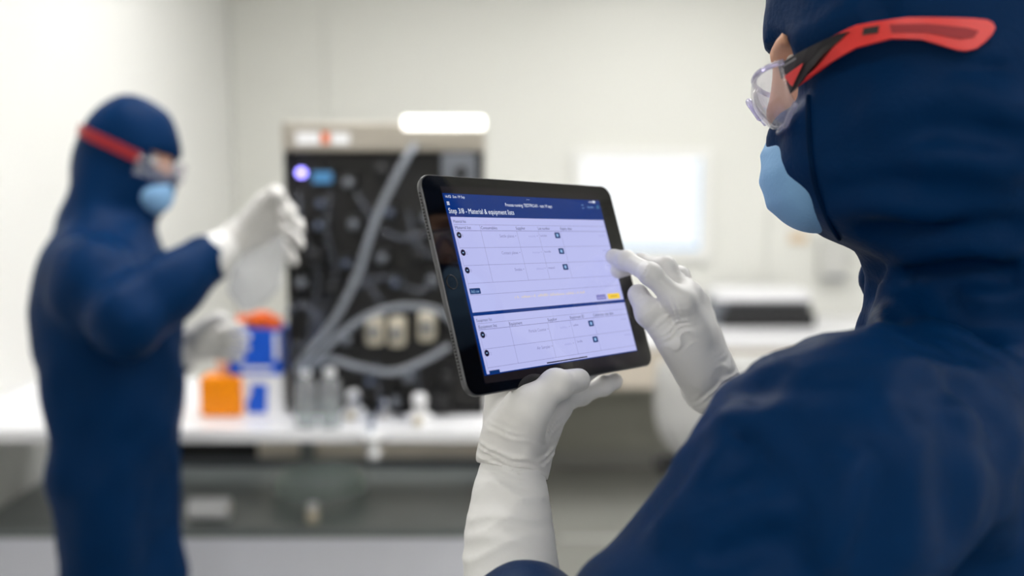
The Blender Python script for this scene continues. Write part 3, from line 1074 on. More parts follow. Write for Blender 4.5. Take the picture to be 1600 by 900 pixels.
text('16:02  Sun 19 Sep', .012, .018, .105, .015, 'w')
text('Process running: TESTPRO-01 - test 19 sept', .345, .053, .30, .020, 'w')
text('Step 3/8 - Material & equipment lists', .012, .098, .375, .030, 'w')
text('...', .485, .008, .02, .02, 'w')
scribble(.918, .012, .026, .012, 'w')
scribble(.898, .046, .048, .014, 'p')
text('Material list', .024, .158, .068, .016, 'd')
for s, u, w in (('Material list', .026, .086), ('Consumables', .168, .094), ('Supplier', .375, .058), ('Lot number', .515, .078), ('Expiry date', .665, .078)):
    text(s, u, .193, w, .018, 'd')
for i, (s, w) in enumerate((('Settle plates', .086), ('Contact plates', .098), ('Swabs', .044))):
    v = .240 + .0985 * i
    text(s, .352, v, w, .018, 'g', 'R'); text('\u2022', .360, v, .006, .014, 'g')
    text(str(i + 1), .055, v - .003, (.0022, .005, .005)[i], .016, 'g')
    scribble(.486, v, .044, .014, 'l', 'R'); text('\u2022', .496, v, .006, .012, 'g')
    scribble(.520, v - .003, .040, .014, 'g')
    scribble(.972, v - .003, .042, .012, 'l', 'R')
text('Add row', .031, .548, .045, .018, 'p')
scribble(.27, .594, .455, .018, 'y', words=9)
scribble(.807, .635, .052, .016, 'l2')
text('Equipment list', .024, .706, .085, .017, 'd')
for s, u, w in (('Equipment list', .028, .10), ('Equipment', .201, .075), ('Supplier', .434, .06), ('Equipment ID', .582, .095), ('Calibration due date', .743, .147)):
    text(s, u, .742, w, .018, 'd')
for i, (s, w) in enumerate((('Particle Counter', .108), ('Air Sampler', .084))):
    v = .794 + .100 * i
    text(s, .412, v, w, .018, 'g', 'R'); text('\u2022', .419, v, .006, .014, 'g')
    text(str(i + 1), .057, v - .005, (.0022, .005)[i], .016, 'g')
    scribble(.548, v, .046, .014, 'l', 'R'); text('\u2022', .56, v, .006, .012, 'g')
    scribble(.590, v - .006, .034, .015, 'g')
    scribble(.975, v - .008, .042, .012, 'l', 'R')
for key, nm, m_ in (('w', 'white_text', M_WTXT), ('d', 'dark_text', M_DTXT), ('g', 'grey_text', M_GTXT), ('p', 'pale_text', M_PALE), ('y', 'yellow_text', M_YTXT),
                    ('l', 'faint_text', lit('screen_faint', (166, 168, 222), .9)), ('l2', 'button_text', lit('screen_btntext', (190, 190, 240), .9))):
    V, Fc = TXT[key]
    V = np.concatenate(V); V[:, 2] = .00058
    me = bpy.data.meshes.new(nm)
    me.from_pydata([tuple(q) for q in V], [], Fc); me.update()
    tag(tlink(link(nm, me, m_), scr), kind='stuff')

# table rules -----------------------------------------------------------
lh, lw = .0020, .0014
R_ = []
hl = lambda v, a, b, t=lh: R_.append((a, v - t / 2, b, v + t / 2))
vl = lambda u, a, b, t=lw: R_.append((u - t / 2, a, u + t / 2, b))
hl(.176, .024, .99); hl(.210, .024, .992, .003)
for v in (.307, .405, .504): hl(v, .026, .99)
hl(.568, .026, .985)
vl(.025, .176, .568, .001); vl(.164, .176, .504)
for u in (.376, .512, .662): vl(u, .210, .504)
hl(.724, .026, .99, .0018); hl(.758, .026, .992, .003); hl(.862, .026, .99); hl(.962, .026, .99)
vl(.026, .724, .985, .001); vl(.199, .724, .962)
for u in (.430, .578, .738): vl(u, .758, .962)
flat('table_rules', R_, M_LINE, .00050)
flat('menu_icon', [(.012, .048 + .007 * k, .026, .052 + .007 * k) for k in range(3)], M_WTXT, .00050)
flat('battery_icon', [(.948, .006, .966, .018)], M_WTXT, .00050)
flat('avatar_icon', [(.968, .034, .986, .058)], lit('screen_avatar', (60, 110, 150), .9), .00050)
flat('refresh_icon', [(.858, .035, .872, .038), (.858, .055, .872, .058)], M_PALE, .00050)
sq = [(.634, .236), (.634, .335), (.635, .434), (.714, .791), (.716, .890)]
for (u, v) in sq:
    b_ = tlink(prism('calendar_button', [tuple(SP(u, v) + np.array(q)) for q in rrect(.0072, .0052, .0008, 3)], *E3, .00050, .00052, M_BTN), scr)
flat('calendar_icon', [(u - .007, v - .009, u + .007, v + .009) for u, v in sq], M_PALE, .00054)
for (u, v) in [(.038, .235), (.038, .333), (.038, .431), (.040, .785), (.039, .884)]:
    c = SP(u, v)
    tlink(prism('row_icon', [(c[0] + .0026 * math.cos(2 * PI * k / 24), c[1] + .0026 * math.sin(2 * PI * k / 24)) for k in range(24)], *E3, .00050, .00052, M_ICON), scr)
flat('row_icon_marks', [(u - .004, v - .003, u + .004, v + .003) for u, v in [(.038, .235), (.038, .333), (.038, .431), (.040, .785), (.039, .884)]], M_PALE, .00054)
c = SP(.054, .547); tlink(prism('add_button', [tuple(c + np.array(q)) for q in rrect(.0122, .0046, .0007, 3)], *E3, .00050, .00052, M_BTN), scr)
c = SP(.833, .635); tlink(prism('cancel_button', [tuple(c + np.array(q)) for q in rrect(.0142, .0046, .0005, 3)], *E3, .00050, .00052, M_PUR), scr)
c = SP(.927, .635); tlink(prism('confirm_button', [tuple(c + np.array(q)) for q in rrect(.0186, .0050, .0005, 3)], *E3, .00050, .00052, M_YEL), scr)
flat('confirm_text_bar', [(.902, .631, .952, .639)], lit('screen_dull_yellow', (214, 176, 60), .9), .00054)
flat('swipe_bar', [(.366, .982, .632, .9885)], M_ICON, .00054)
flat('cropped_button', [(.029, .978, .086, .994)], M_BTN, .00050)

# ================================================================ PEOPLE
def axes_of(f, up=(0, 0, 1)):
    f = unit(f); u = np.asarray(up, float); u = unit(u - f * (u @ f))
    l = np.cross(u, f)
    return np.array([f, l, u])


class Person:
    pass


def build_head(root, H, A, suit, sc_, back=.098):
    """adds hood volumes to the suit field; makes face and mask. A rows: forward, left, up"""
    f, l, u = A
    L = lambda a, b, c: H + (f * a + l * b + u * c) * sc_
    R = lambda *r: tuple(q * sc_ for q in r)
    suit.ell(L(0.004, 0, .012), R(.104, .086, .128), A, .02)
    suit.ell(L(-.030, 0, .012), R(back, .090, .120), A, .03)
    suit.ell(L(.034, 0, -.070), R(.080, .072, .068), A, .04)
    suit.ell(L(-.02, 0, -.075), R(.085, .086, .060), A, .04)
    return L, R


def open_hood(suit, L, R, A):
    suit.boxr(L(.124, 0, .004), R(.044, .072, .025), A, .012, .006, sub=True)
    suit.ell(L(.162, 0, -.072), R(.054, .062, .042), A, .006, sub=True)


def make_face(root, L, R, A, lo, hi, h):
    s = SDF(lo, hi, h)
    f, l, u = A
    s.ell(L(.0, 0, .012), R(.094, .078, .118), A, .01)
    s.ell(L(.025, 0, -.065), R(.066, .060, .062), A, .03)
    s.cone(L(.090, 0, .020), L(.102, 0, -.016), .009, .010, .012)          # nose
    s.ell(L(.100, 0, -.020), R(.012, .015, .010), A, .008)
    for sd_ in (-1, 1):
        s.ell(L(.092, sd_ * .032, .008), R(.012, .017, .010), A, .010, sub=True)   # sockets
        s.cone(L(.094, sd_ * .012, .026), L(.084, sd_ * .052, .026), .006, .005, .010)   # brow bone
        s.ell(L(.002, sd_ * .078, .0), R(.020, .010, .030), A, .006)               # ears
    s.ell(L(.090, 0, -.060), R(.012, .024, .007), A, .006)                 # lips
    o = link('face', s.mesh('face', 1), M_SKIN, root)
    for sd_ in (-1, 1):
        bm = bmesh.new()
        bmesh.ops.create_uvsphere(bm, u_segments=16, v_segments=10, radius=.0115)
        bmesh.ops.translate(bm, verts=bm.verts, vec=L(.078, sd_ * .032, .008))
        eo = finish('eye', bm, M_EYE, o, True)
        bm = bmesh.new()
        bmesh.ops.create_uvsphere(bm, u_segments=12, v_segments=8, radius=.0055)
        bmesh.ops.translate(bm, verts=bm.verts, vec=L(.0850, sd_ * .032, .008))
        finish('iris', bm, M_BROW, o, True)
        bm = bmesh.new()
        add_tube(bm, smooth_path([L(.0900, sd_ * .014, .027), L(.0885, sd_ * .030, .031), L(.078, sd_ * .048, .028)], 5), .0032, 8)
        finish('eyebrow', bm, M_BROW, o, True)
    return o


def make_mask(root, L, R, A, lo, hi, h):
    s = SDF(lo, hi, h)
    f, l, u = A
    s.ell(L(.088, 0, -.071), R(.036, .046, .040), A, .01)
    s.ell(L(.082, 0, -.078), R(.034, .040, .032), A, .03)
    s.cone(L(.105, 0, -.044), L(.095, .0, -.040), .009, .011, .02)
    for k, c in enumerate((-.045, -.066, -.087)):
        s.ridge([L(.10, -.055, c), L(.13, 0, c - .002), L(.10, .055, c)], .005, .0022)
    return link('face_mask', s.mesh('face_mask', 2), M_MASK, root)


# ---------------------------------------------------------------- the near person
H = PX(1425, 85, .75)
A = axes_of(CAMV(-.90, -.20, -.38), CAMV(-.05, 1, 0))
fg = empty('person', (PX(1480, 450, .85)[0], PX(1480, 450, .85)[1], 0),
           'person in navy hooded coverall seen from behind, tapping the tablet', 'person')
NK = PX(1538, 470, .80)
SLc = PX(1302, 735, .625)
ELc = PX(838, 1300, .62)
WLc = PX(799, 738, .803)
SRc = NK + (NK - SLc) * np.array([1, 1, 0]) + np.array([0, 0, SLc[2] - NK[2]])
WRc = PX(1118, 622, .905)
ERc = (SRc + WRc) / 2 + np.array([.03, 0.02, -.20])
B = axes_of((-.70, .72, 0))
bf, bl, bu = B
cx_, cy_ = NK[0], NK[1]
suit = SDF((min(ELc[0], WRc[0]) - .14, min(SLc[1], ELc[1]) - .17, -.01), (SRc[0] + .18, SRc[1] + .22, H[2] + .16), .005)
Lh, Rh = build_head(fg, H, A, suit, 1.0)
# neck, draped hood
suit.cone(Lh(-.035, 0, -.05), NK + bf * -.012, .074, .084, .03)
suit.cone(Lh(-.015, 0, -.10), NK + bf * .030 + bu * .02, .060, .066, .03)
# torso
pel = np.array([NK[0], NK[1], .93]) + bf * .0
che = np.array([NK[0], NK[1], NK[2] - .20]) + bf * .02
suit.cone(SLc + bu * .0, NK + bu * -.085 - bf * .015, .074, .080, .05)
suit.cone(SRc, NK + bu * -.085 - bf * .015, .074, .080, .05)
suit.ell(che - bu * .05, (.140, .195, .20), B, .06)
suit.ell(che - bf * .035 - bu * .03, (.120, .19, .19), B, .05)
suit.ell((che + pel) / 2, (.145, .19, .22), B, .08)
suit.ell(pel, (.150, .195, .17), B, .08)
for sg in (-1, 1):
    hip = pel + bl * sg * .095 - bu * .06
    kn = np.array([hip[0], hip[1], .48]) + bf * .01
    an = np.array([hip[0], hip[1], .10])
    suit.cone(hip, kn, .108, .082, .05); suit.cone(kn, an, .082, .068, .03)
    suit.cone(np.array([an[0], an[1], .045]), np.array([an[0], an[1], .04]) + bf * .15, .042, .036, .03)
# sleeves
suit.cone(SLc, SLc + (ELc - SLc) * .5, .078, .072, .04); suit.cone(SLc + (ELc - SLc) * .5, ELc, .073, .062, .03)
cuffL = ELc + (WLc - ELc) * .50
suit.cone(ELc, cuffL, .062, .050, .03)
suit.cone(SRc, ERc, .080, .062, .05)
cuffR = ERc + (WRc - ERc) * .62
suit.cone(ERc, cuffR, .060, .044, .03)
open_hood(suit, Lh, Rh, A)
# folds of the hood and neck
for px, w, a in (([(1296, 392), (1400, 400), (1500, 385), (1595, 392)], .010, .010),
                 ([(1335, 425), (1420, 432), (1520, 425), (1598, 436)], .011, -.014),
                 ([(1290, 330), (1380, 318), (1470, 338), (1560, 326)], .010, .006),
                 ([(1340, 356), (1440, 362), (1530, 352), (1596, 356)], .009, -.007),
                 ([(1300, 300), (1360, 290), (1440, 282)], .008, -.004),
                 ([(1362, 440), (1380, 490), (1362, 540)], .010, .008),
                 ([(1395, 445), (1420, 500), (1470, 545)], .012, .007),
                 ([(1470, 450), (1500, 500), (1560, 540)], .012, -.006),
                 ([(1420, 255), (1500, 240), (1595, 280)], .014, .006),
                 ([(1430, 195), (1500, 215), (1598, 225)], .012, -.006),
                 ([(1480, 130), (1540, 150), (1598, 190)], .012, .004),
                 ([(1232, 66), (1290, 40), (1345, 4)], .007, .004),
                 ([(1365, 30), (1400, 4)], .007, -.004),
                 ([(1130, 628), (1200, 690), (1255, 760), (1290, 830), (1300, 890)], .008, .0055),
                 ([(1122, 645), (1190, 705), (1245, 775), (1278, 850)], .007, -.005),
                 ([(1150, 625), (1120, 700), (1080, 770), (1010, 850)], .016, .006),
                 ([(1100, 680), (1060, 750), (1000, 820)], .010, -.006),
                 ([(1070, 840), (1150, 800), (1260, 780)], .014, .006),
                 ([(1100, 890), (1180, 850), (1270, 850)], .012, -.005),
                 ([(1330, 700), (1320, 800), (1280, 890)], .014, .007),
                 ([(1360, 690), (1370, 800), (1330, 890)], .012, -.005),
                 ([(1200, 612), (1300, 575), (1420, 572), (1580, 590)], .008, .004),
                 ([(1480, 640), (1500, 740), (1490, 880)], .02, -.006),
                 ([(1560, 620), (1575, 720), (1560, 870)], .02, .006),
                 ([(1400, 640), (1450, 620), (1540, 610)], .014, -.004)):
    suit.fold(px, w * .9, a * 2.3)
suit.wobble(.16, .0035, 3)
suit.wobble(.07, .0016, 5)
suit.wobble(.050, .0024, 9, H + np.array([-.2, -.2, -.30]), H + np.array([.25, .2, -.02]), (.5, .5, 1.4))
cov = link('coverall', suit.mesh('coverall', 2), M_SUIT, fg)
face = make_face(fg, Lh, Rh, A, H - .19, H + .19, .004)
mask = make_mask(fg, Lh, Rh, A, H - .18, H + .18, .003)
covb = bvh_of(cov)


def on_left(a, c, out=.0, d0=.3):
    """point on the hood's near side at head coordinates forward a, up c"""
    o = Lh(a, d0, c)
    hit = covb.ray_cast(Vector(o), Vector(-A[1]))
    if hit[0] is None: return Lh(a, .085, c)
    return np.array(hit[0]) + A[1] * out


# hood seam running parallel to the opening
seam = []
for x, y in ((1264, 150), (1264, 180), (1265, 210), (1267, 240), (1271, 268), (1277, 295), (1286, 322), (1298, 350), (1312, 372)):
    r_ = ray(x, y)
    ht = covb.ray_cast(Vector(CAM), Vector(unit(r_)))
    if ht[0] is not None: seam.append(np.array(ht[0]) + np.array(ht[1]) * (.0008 if np.array(ht[1]) @ r_ < 0 else -.0008))
tube('hood_seam', seam, .0018, M_SEAM, cov, n=8, path=6)


# ---------------------------------------------------------------- hands
def hand(name, root, wrist, fore, mcps, fingers, frad, thumb, trad, h=.0013, wr=.024, palmflat=None, creases=(), extra=None, rel=3, m_=None, cut=None):
    P = [wrist, fore] + list(mcps) + [q for fn in fingers for q in fn] + list(thumb)
    P = np.array(P)
    s = SDF(P.min(0) - .04, P.max(0) + .04, h)
    s.cone(fore, wrist, wr * 1.02, wr, .01)
    for i, mp in enumerate(mcps):
        a = wrist + (mp - wrist) * .12
        s.cone(a, mp, wr * .74, .0128 if i < 3 else .0118, .020)
    for i in range(len(mcps) - 1):
        s.cone(mcps[i], mcps[i + 1], .0125, .0120, .008)
        s.cone(wrist + (mcps[i] - wrist) * .6, wrist + (mcps[i + 1] - wrist) * .6, .0135, .013, .010)
    for fn, fr, mp in zip(fingers, frad, mcps):
        pts = [mp] + list(fn); rad = [.0108] + list(fr)
        s.chain(pts, rad, .007, .004)
        for j in range(1, len(pts) - 1):
            s.ell(pts[j], (rad[j] * 1.03,) * 3, k=.005)
    s.cone(wrist + (thumb[0] - wrist) * .3, thumb[0], wr * .7, trad[0], .014)
    s.chain(list(thumb), list(trad), .010, .005)
    s.ell(thumb[2], (trad[2] * 1.05,) * 3, k=.004)
    # web between thumb and first finger
    s.cone(thumb[0] + (thumb[1] - thumb[0]) * .55, wrist + (mcps[0] - wrist) * .72, .0105, .0115, .016)
    if extra: extra(s)
    for c in creases: s.crease(*(c[:3] + (c[3] * 1.6,) + c[4:]))
    if cut is not None: s.half(*cut)
    me = s.mesh(name, rel)
    return link(name, me, m_ or M_GLOVE, root)


# right hand over the screen
W_ = PX(1114, 612, .905)
fore = W_ + unit(ERc - W_) * .05
idx_tip = PX(958, 401, plane_depth(958, 401, .0095))
mid_tip = PX(966, 423, plane_depth(966, 423, .0100))
mR = [PX(1062, 474, .862), PX(1072, 464, .884), PX(1082, 474, .906), PX(1092, 496, .924)]
fR = [[PX(1016, 428, .860), PX(979, 407, .888), idx_tip],
      [PX(1040, 418, .888), PX(1000, 411, .912), mid_tip],
      [PX(1062, 432, .922), PX(1036, 418, .945), PX(1014, 422, .958)],
      [PX(1078, 456, .944), PX(1060, 442, .962), PX(1040, 442, .974)]]
tR = [PX(1086, 578, .884), PX(1053, 533, .868), PX(1014, 489, .868), PX(997, 460, .880)]
cr = [(PX(1060, 520, .85), CAMV(-.5, .8, .2), .0075, .0012, .016, 8, CAMV(.8, .5, 0)),
      (PX(1052, 492, .85), CAMV(.9, .35, 0), .007, .0009, .012),
      (PX(1130, 590, .885), CAMV(-.55, .83, 0), .0085, .0011, .018, 6, CAMV(.8, .5, 0)),
      (PX(1108, 610, .89), CAMV(-.55, .83, 0), .010, .0010, .020, 6, CAMV(.8, .5, 0)),
      (PX(1014, 430, .85), CAMV(-.85, .5, 0), .006, .0006, .009),
      (PX(998, 462, .865), CAMV(.4, .9, 0), .006, .0007, .009),
      (PX(1030, 500, .86), CAMV(.65, -.75, 0), .009, .0006, .014),
      (PX(1080, 425, .885), CAMV(-.8, .6, 0), .006, .0008, .010)]
hand('glove', fg, W_, fore, mR, fR, [(.0089, .0080, .0072), (.0088, .0080, .0072), (.0085, .0078, .0072), (.0078, .0072, .0066)], tR, (.0168, .0145, .0112, .0094), creases=cr, wr=.0215)

# left hand gripping the bottom edge
W_ = PX(800, 730, .803)
fore = W_ + unit(ELc - W_) * .05
cutL = (PX(799, 734, .785), CAMV(-.25, -.95, .22))
pb = lambda x, y, r, e=0: PX(x, y, plane_depth(x, y, -TT - r) + e)
pfz = lambda x, y, r, e=0: PX(x, y, plane_depth(x, y, r) - e)
mL = [PX(792, 607, .825), PX(814, 601, .838), PX(840, 610, .848), PX(864, 634, .852)]
fL = [[pb(842, 530, .010), pb(878, 480, .009), pb(902, 450, .008)],
      [pb(880, 560, .010), pb(925, 525, .009), pb(955, 502, .008)],
      [pb(905, 588, .010), pb(948, 562, .009), pb(978, 545, .008)],
      [PX(908, 617, .878), PX(942, 603, .895), PX(960, 595.5, .903)]]
tLh = [PX(800, 690, .793), PX(822, 641, .778), pfz(868, 602, .0115), pfz(904, 594, .0098)]
cr = [(PX(872, 632, .80), CAMV(-.35, .95, 0), .0075, .0014, .015, 12, CAMV(1, .2, 0)),
      (PX(866, 660, .81), CAMV(-.5, .85, 0), .009, .0011, .016, 8, CAMV(1, .2, 0)),
      (PX(852, 705, .80), CAMV(-.35, .95, 0), .009, .0011, .018, 6, CAMV(1, .2, 0)),
      (PX(800, 722, .78), CAMV(.25, .97, 0), .009, .0013, .024, 6, CAMV(1, 0, 0)),
      (PX(770, 712, .78), CAMV(.3, .95, 0), .008, .0011, .02),
      (PX(905, 590, .80), CAMV(.9, .3, 0), .006, .0004, .010)]


def exL(s):
    s.cone(W_ + (mL[0] - W_) * .25, mL[0], .0185, .0150, .012)
    s.cone(tLh[0], tLh[1], .022, .0165, .012)
    s.cone(W_ + (mL[3] - W_) * .2, mL[3], .019, .0130, .012)


gl = hand('glove', fg, W_, fore, mL, fL, [(.0089, .0080, .0072), (.0090, .0082, .0074), (.0088, .0080, .0073), (.0084, .0080, .0078)], tLh, (.019, .0150, .0120, .0098), creases=cr, wr=.0250, extra=exL, cut=cutL)

# white over-sleeve on the left forearm
s = SDF(np.minimum(W_, cuffL) - .08, np.maximum(W_, cuffL) + .08, .002)
q = [PX(800, 712, .803), PX(799, 745, .797), PX(797, 785, .785), PX(796, 830, .773), PX(798, 880, .758), PX(802, 960, .735)]
s.chain(q, (.0205, .0250, .0288, .0328, .0345, .0370), .010)
s.crease(PX(800, 745, .77), CAMV(.25, .97, 0), .011, .0016, .030, 5, CAMV(1, 0, 0))
s.crease(PX(790, 790, .75), CAMV(-.1, 1, 0), .024, .0016, .035, 4, CAMV(1, 0, 0), 1.0)
s.crease(PX(830, 840, .74), CAMV(.3, .95, 0), .028, .0016, .040, 4, CAMV(1, 0, 0), 2.0)
s.crease(PX(770, 860, .74), CAMV(-.3, .95, 0), .026, .0014, .040, 4, CAMV(1, 0, 0))
link('over_sleeve', s.mesh('over_sleeve', 2), M_SLEEVE, fg)
# rolled glove cuff
cw = unit(W_ - q[1]); cu_, cv_ = frame_of(cw)
# right forearm under-sleeve between glove and coverall cuff
tube('over_sleeve', [ERc + (WRc - ERc) * .5, ERc + (WRc - ERc) * .75, PX(1114, 612, .905) + unit(ERc - PX(1114, 612, .905)) * .02], [.036, .032, .018], M_SLEEVE, fg, n=20)

# ---------------------------------------------------------------- safety glasses of the near person
sg = empty('safety_glasses', Lh(.1, 0, .01), 'clear safety glasses with red and black arm, worn over hood by the near person', 'glasses')


def head_uv(x, y, lplane):
    """head coordinates (forward, up) of a photo pixel on the plane at left = lplane"""
    r = ray(x, y); o = H + A[1] * lplane
    t = ((o - CAM) @ A[1]) / (r @ A[1])
    w = CAM + r * t - H
    return w @ A[0], w @ A[2]


def temple_part(name, outline, m_, off, th, parent, lpl=.088):
    P = [head_uv(x, y, lpl) for x, y in outline]
    Pd = []
    n = len(P)
    for i in range(n):                                # denser outline so that it follows the hood
        a = np.array(P[i]); b = np.array(P[(i + 1) % n])
        k = max(1, int(np.linalg.norm(b - a) / .008))
        Pd += [a + (b - a) * j / k for j in range(k)]
    bm = bmesh.new()
    lo_, hi_ = [], []
    for a, c in Pd:
        l = temple_l(a)
        lo_.append(bm.verts.new(Lh(a, l + off, c))); hi_.append(bm.verts.new(Lh(a, l + off + th, c)))
    n = len(Pd)
    f1 = bm.faces.new(lo_[::-1]); f2 = bm.faces.new(hi_)
    for i in range(n): bm.faces.new((lo_[i], lo_[(i + 1) % n], hi_[(i + 1) % n], hi_[i]))
    bmesh.ops.triangulate(bm, faces=[f1, f2])
    return finish(name, bm, m_, parent)


# arm's distance from the head's middle as a smooth function of the forward coordinate
_ta = np.linspace(-.14, .070, 16)
_tl = np.array([max((on_left(a, c, 0) - H) @ A[1] for c in (.02, .035, .05)) for a in _ta])
_pf = np.polyfit(_ta, _tl, 3)
_res = (_tl - np.polyval(_pf, _ta)).max()
temple_l = lambda a: float(np.polyval(_pf, a)) + _res + .001
tp = temple_part('temple_arm', [(1228, 118), (1262, 76), (1340, 48), (1420, 38), (1520, 36), (1540, 37), (1550, 41), (1554, 49), (1549, 59), (1538, 71), (1525, 82), (1508, 87), (1495, 86), (1480, 82), (1440, 71), (1395, 70), (1340, 82), (1300, 100), (1268, 110), (1232, 134)], M_RED, 0, .0035, sg)
temple_part('grip_pad', [(1392, 50), (1450, 48), (1510, 52), (1528, 56), (1520, 66), (1500, 70), (1450, 62), (1395, 62)], M_REDD, .0035, .0008, tp)
temple_part('hinge_cover', [(1206, 90), (1262, 74), (1312, 60), (1330, 58), (1300, 72), (1285, 90), (1262, 110), (1240, 132), (1228, 138), (1222, 122), (1238, 104), (1222, 106), (1212, 112)], M_TEMPB, .0034, .0022, tp)
temple_part('hinge_cover', [(1352, 54), (1376, 51), (1374, 62), (1350, 64)], M_TEMPB, .0034, .0012, tp)
temple_part('red_inlay', [(1217, 110), (1254, 96), (1248, 106), (1233, 128), (1228, 124), (1236, 112), (1222, 115)], M_RED, .0056, .0005, tp)
temple_part('arm_print', [(1216, 92), (1240, 85), (1241, 88), (1217, 95)], M_GREYT, .0056, .0003, tp)
tlab = tag(tp, 'red arm with black hinge')
# the far arm, mirrored
bm = bmesh.new()
pth = [Lh(a, -temple_l(min(a, .06)) - .004 + (0 if a < .07 else .012), c) for a, c in ((.085, .012), (.06, .018), (.02, .028), (-.03, .038), (-.08, .040), (-.12, .034))]
add_tube(bm, smooth_path(pth, 5), .005, 8)
tag(finish('temple_arm', bm, M_RED, sg, True), 'far red arm')
# lens: wrap-around shield with brow and side shields
bm = bmesh.new()
N, K = 36, 12
# control: forward and left for the wrap, top and bottom edge heights
def lens_pt(th, t, off=0.0):
    a = math.radians(th)
    b = temple_l(.066) + .002
    ca = max(math.cos(a), 0)
    fo = .067 + .056 * ca ** 0.8 + off * ca
    le = (b + off) * math.sin(a)
    topz = .002 + .005 * ca
    botz = -.014 - .025 * min(1, ca * 1.7) ** .8 + (.012 * math.exp(-(th / 16) ** 2))
    c = botz + (topz - botz) * t
    bulge = -.008 * (t - .5) ** 2 * 4 * ca - .010 * (1 - t) * ca
    return Lh(fo + bulge, le, c)
g0 = [[bm.verts.new(lens_pt(-74 + 148 * i / N, j / K)) for j in range(K + 1)] for i in range(N + 1)]
g1 = [[bm.verts.new(lens_pt(-74 + 148 * i / N, j / K, .0022)) for j in range(K + 1)] for i in range(N + 1)]
for i in range(N):
    for j in range(K):
        bm.faces.new((g0[i][j], g0[i + 1][j], g0[i + 1][j + 1], g0[i][j + 1]))
        bm.faces.new((g1[i][j], g1[i][j + 1], g1[i + 1][j + 1], g1[i + 1][j]))
for i in range(N):
    bm.faces.new((g0[i][0], g1[i][0], g1[i + 1][0], g0[i + 1][0])); bm.faces.new((g0[i][K], g0[i + 1][K], g1[i + 1][K], g1[i][K]))
for j in range(K):
    bm.faces.new((g0[0][j], g0[0][j + 1], g1[0][j + 1], g1[0][j])); bm.faces.new((g0[N][j], g1[N][j], g1[N][j + 1], g0[N][j + 1]))
finish('lens', bm, M_LENS, sg, True)
rim = [lens_pt(-74 + 148 * i / 40, 0, .001) for i in range(41)]
tube('lens_rim', rim, .0022, M_LENSRIM, sg, n=8)
rim = [lens_pt(-74 + 148 * i / 40, 1, .001) for i in range(41)]
tube('lens_rim', rim, .0022, M_LENSRIM, sg, n=8)
tube('nose_bridge', [Lh(.116, -.016, -.020), Lh(.124, 0, -.002), Lh(.116, .016, -.020)], .003, M_LENSRIM, sg, n=8, path=6)

# ---------------------------------------------------------------- the far person at the bench
bgp = empty('person', (PX(165, 700, 2.0)[0], PX(165, 700, 2.0)[1], 0), 'person in navy hooded coverall and blue mask, working at the bench', 'person')
H2 = PX(204, 241, 2.03)
A2 = axes_of(CAMV(.90, -.30, .22), CAMV(.0, 1, 0))
D2 = 2.0
SR2 = PX(150, 445, 1.87); EL2 = PX(198, 500, 1.80); WR2 = PX(350, 388, 1.93)
SL2 = PX(170, 425, 2.15); EL3 = PX(190, 610, 2.20); WL2 = PX(305, 532, 2.17)
B2 = axes_of((.93, -.36, 0)); f2, l2, u2 = B2
su = SDF((PX(40, 600, 2)[0] - .06, 1.5, -.01), (PX(360, 400, 2)[0] + .02, 2.48, H2[2] + .18), .0085)
L2, R2 = build_head(bgp, H2, A2, su, .88, .086)
NK2 = PX(150, 360, 2.02)
su.cone(L2(-.02, 0, -.05), NK2, .072, .080, .04)
su.cone(L2(.0, 0, -.10), NK2 + f2 * .02, .060, .075, .04)
su.cone(SR2, NK2 - u2 * .05, .074, .078, .04); su.cone(SL2, NK2 - u2 * .05, .072, .078, .04)
ch2 = PX(176, 505, 2.0)
su.ell(ch2, (.118, .165, .20), B2, .05)
su.ell(PX(170, 475, 2.0), (.086, .150, .18), B2, .04)
pv = PX(180, 690, 2.0)
su.ell((ch2 + pv) / 2, (.114, .145, .22), B2, .04); su.ell(pv, (.104, .130, .19), B2, .04)
for sgn in (-1, 1):
    hip = pv + l2 * sgn * .055 - u2 * .05 - f2 * .004
    kn = np.array([hip[0] + .02, hip[1], .47]); an = np.array([hip[0] + .015, hip[1], .10])
    su.cone(hip, kn, .086, .076, .04); su.cone(kn, an, .095, .072, .03)
    su.cone(np.array([an[0], an[1], .045]), np.array([an[0], an[1], .04]) + f2 * .16, .042, .036, .03)
su.cone(SR2, EL2, .076, .064, .04)
cR = EL2 + (WR2 - EL2) * .80
su.cone(EL2, EL2 + (WR2 - EL2) * .5, .064, .060, .03); su.cone(EL2 + (WR2 - EL2) * .5, cR, .060, .052, .02)
su.cone(SL2, EL3, .080, .066, .05)
cL = EL3 + (WL2 - EL3) * .72
su.cone(EL3, cL, .062, .052, .03)
open_hood(su, L2, R2, A2)
su.ridge([PX(170, 545, 1.86), PX(200, 540, 1.86), PX(250, 530, 1.86)], .02, -.010)
su.ridge([PX(190, 380, 1.90), PX(215, 420, 1.85), PX(228, 450, 1.83)], .02, -.008)
su.ridge([PX(150, 580, 1.85), PX(165, 640, 1.85), PX(150, 700, 1.85)], .02, -.012)
su.wobble(.2, .005, 11); su.wobble(.10, .002, 12)
cov2 = link('coverall', su.mesh('coverall', 2), M_SUIT, bgp)
make_face(bgp, L2, R2, A2, H2 - .19, H2 + .19, .006)
make_mask(bgp, L2, R2, A2, H2 - .18, H2 + .18, .005)
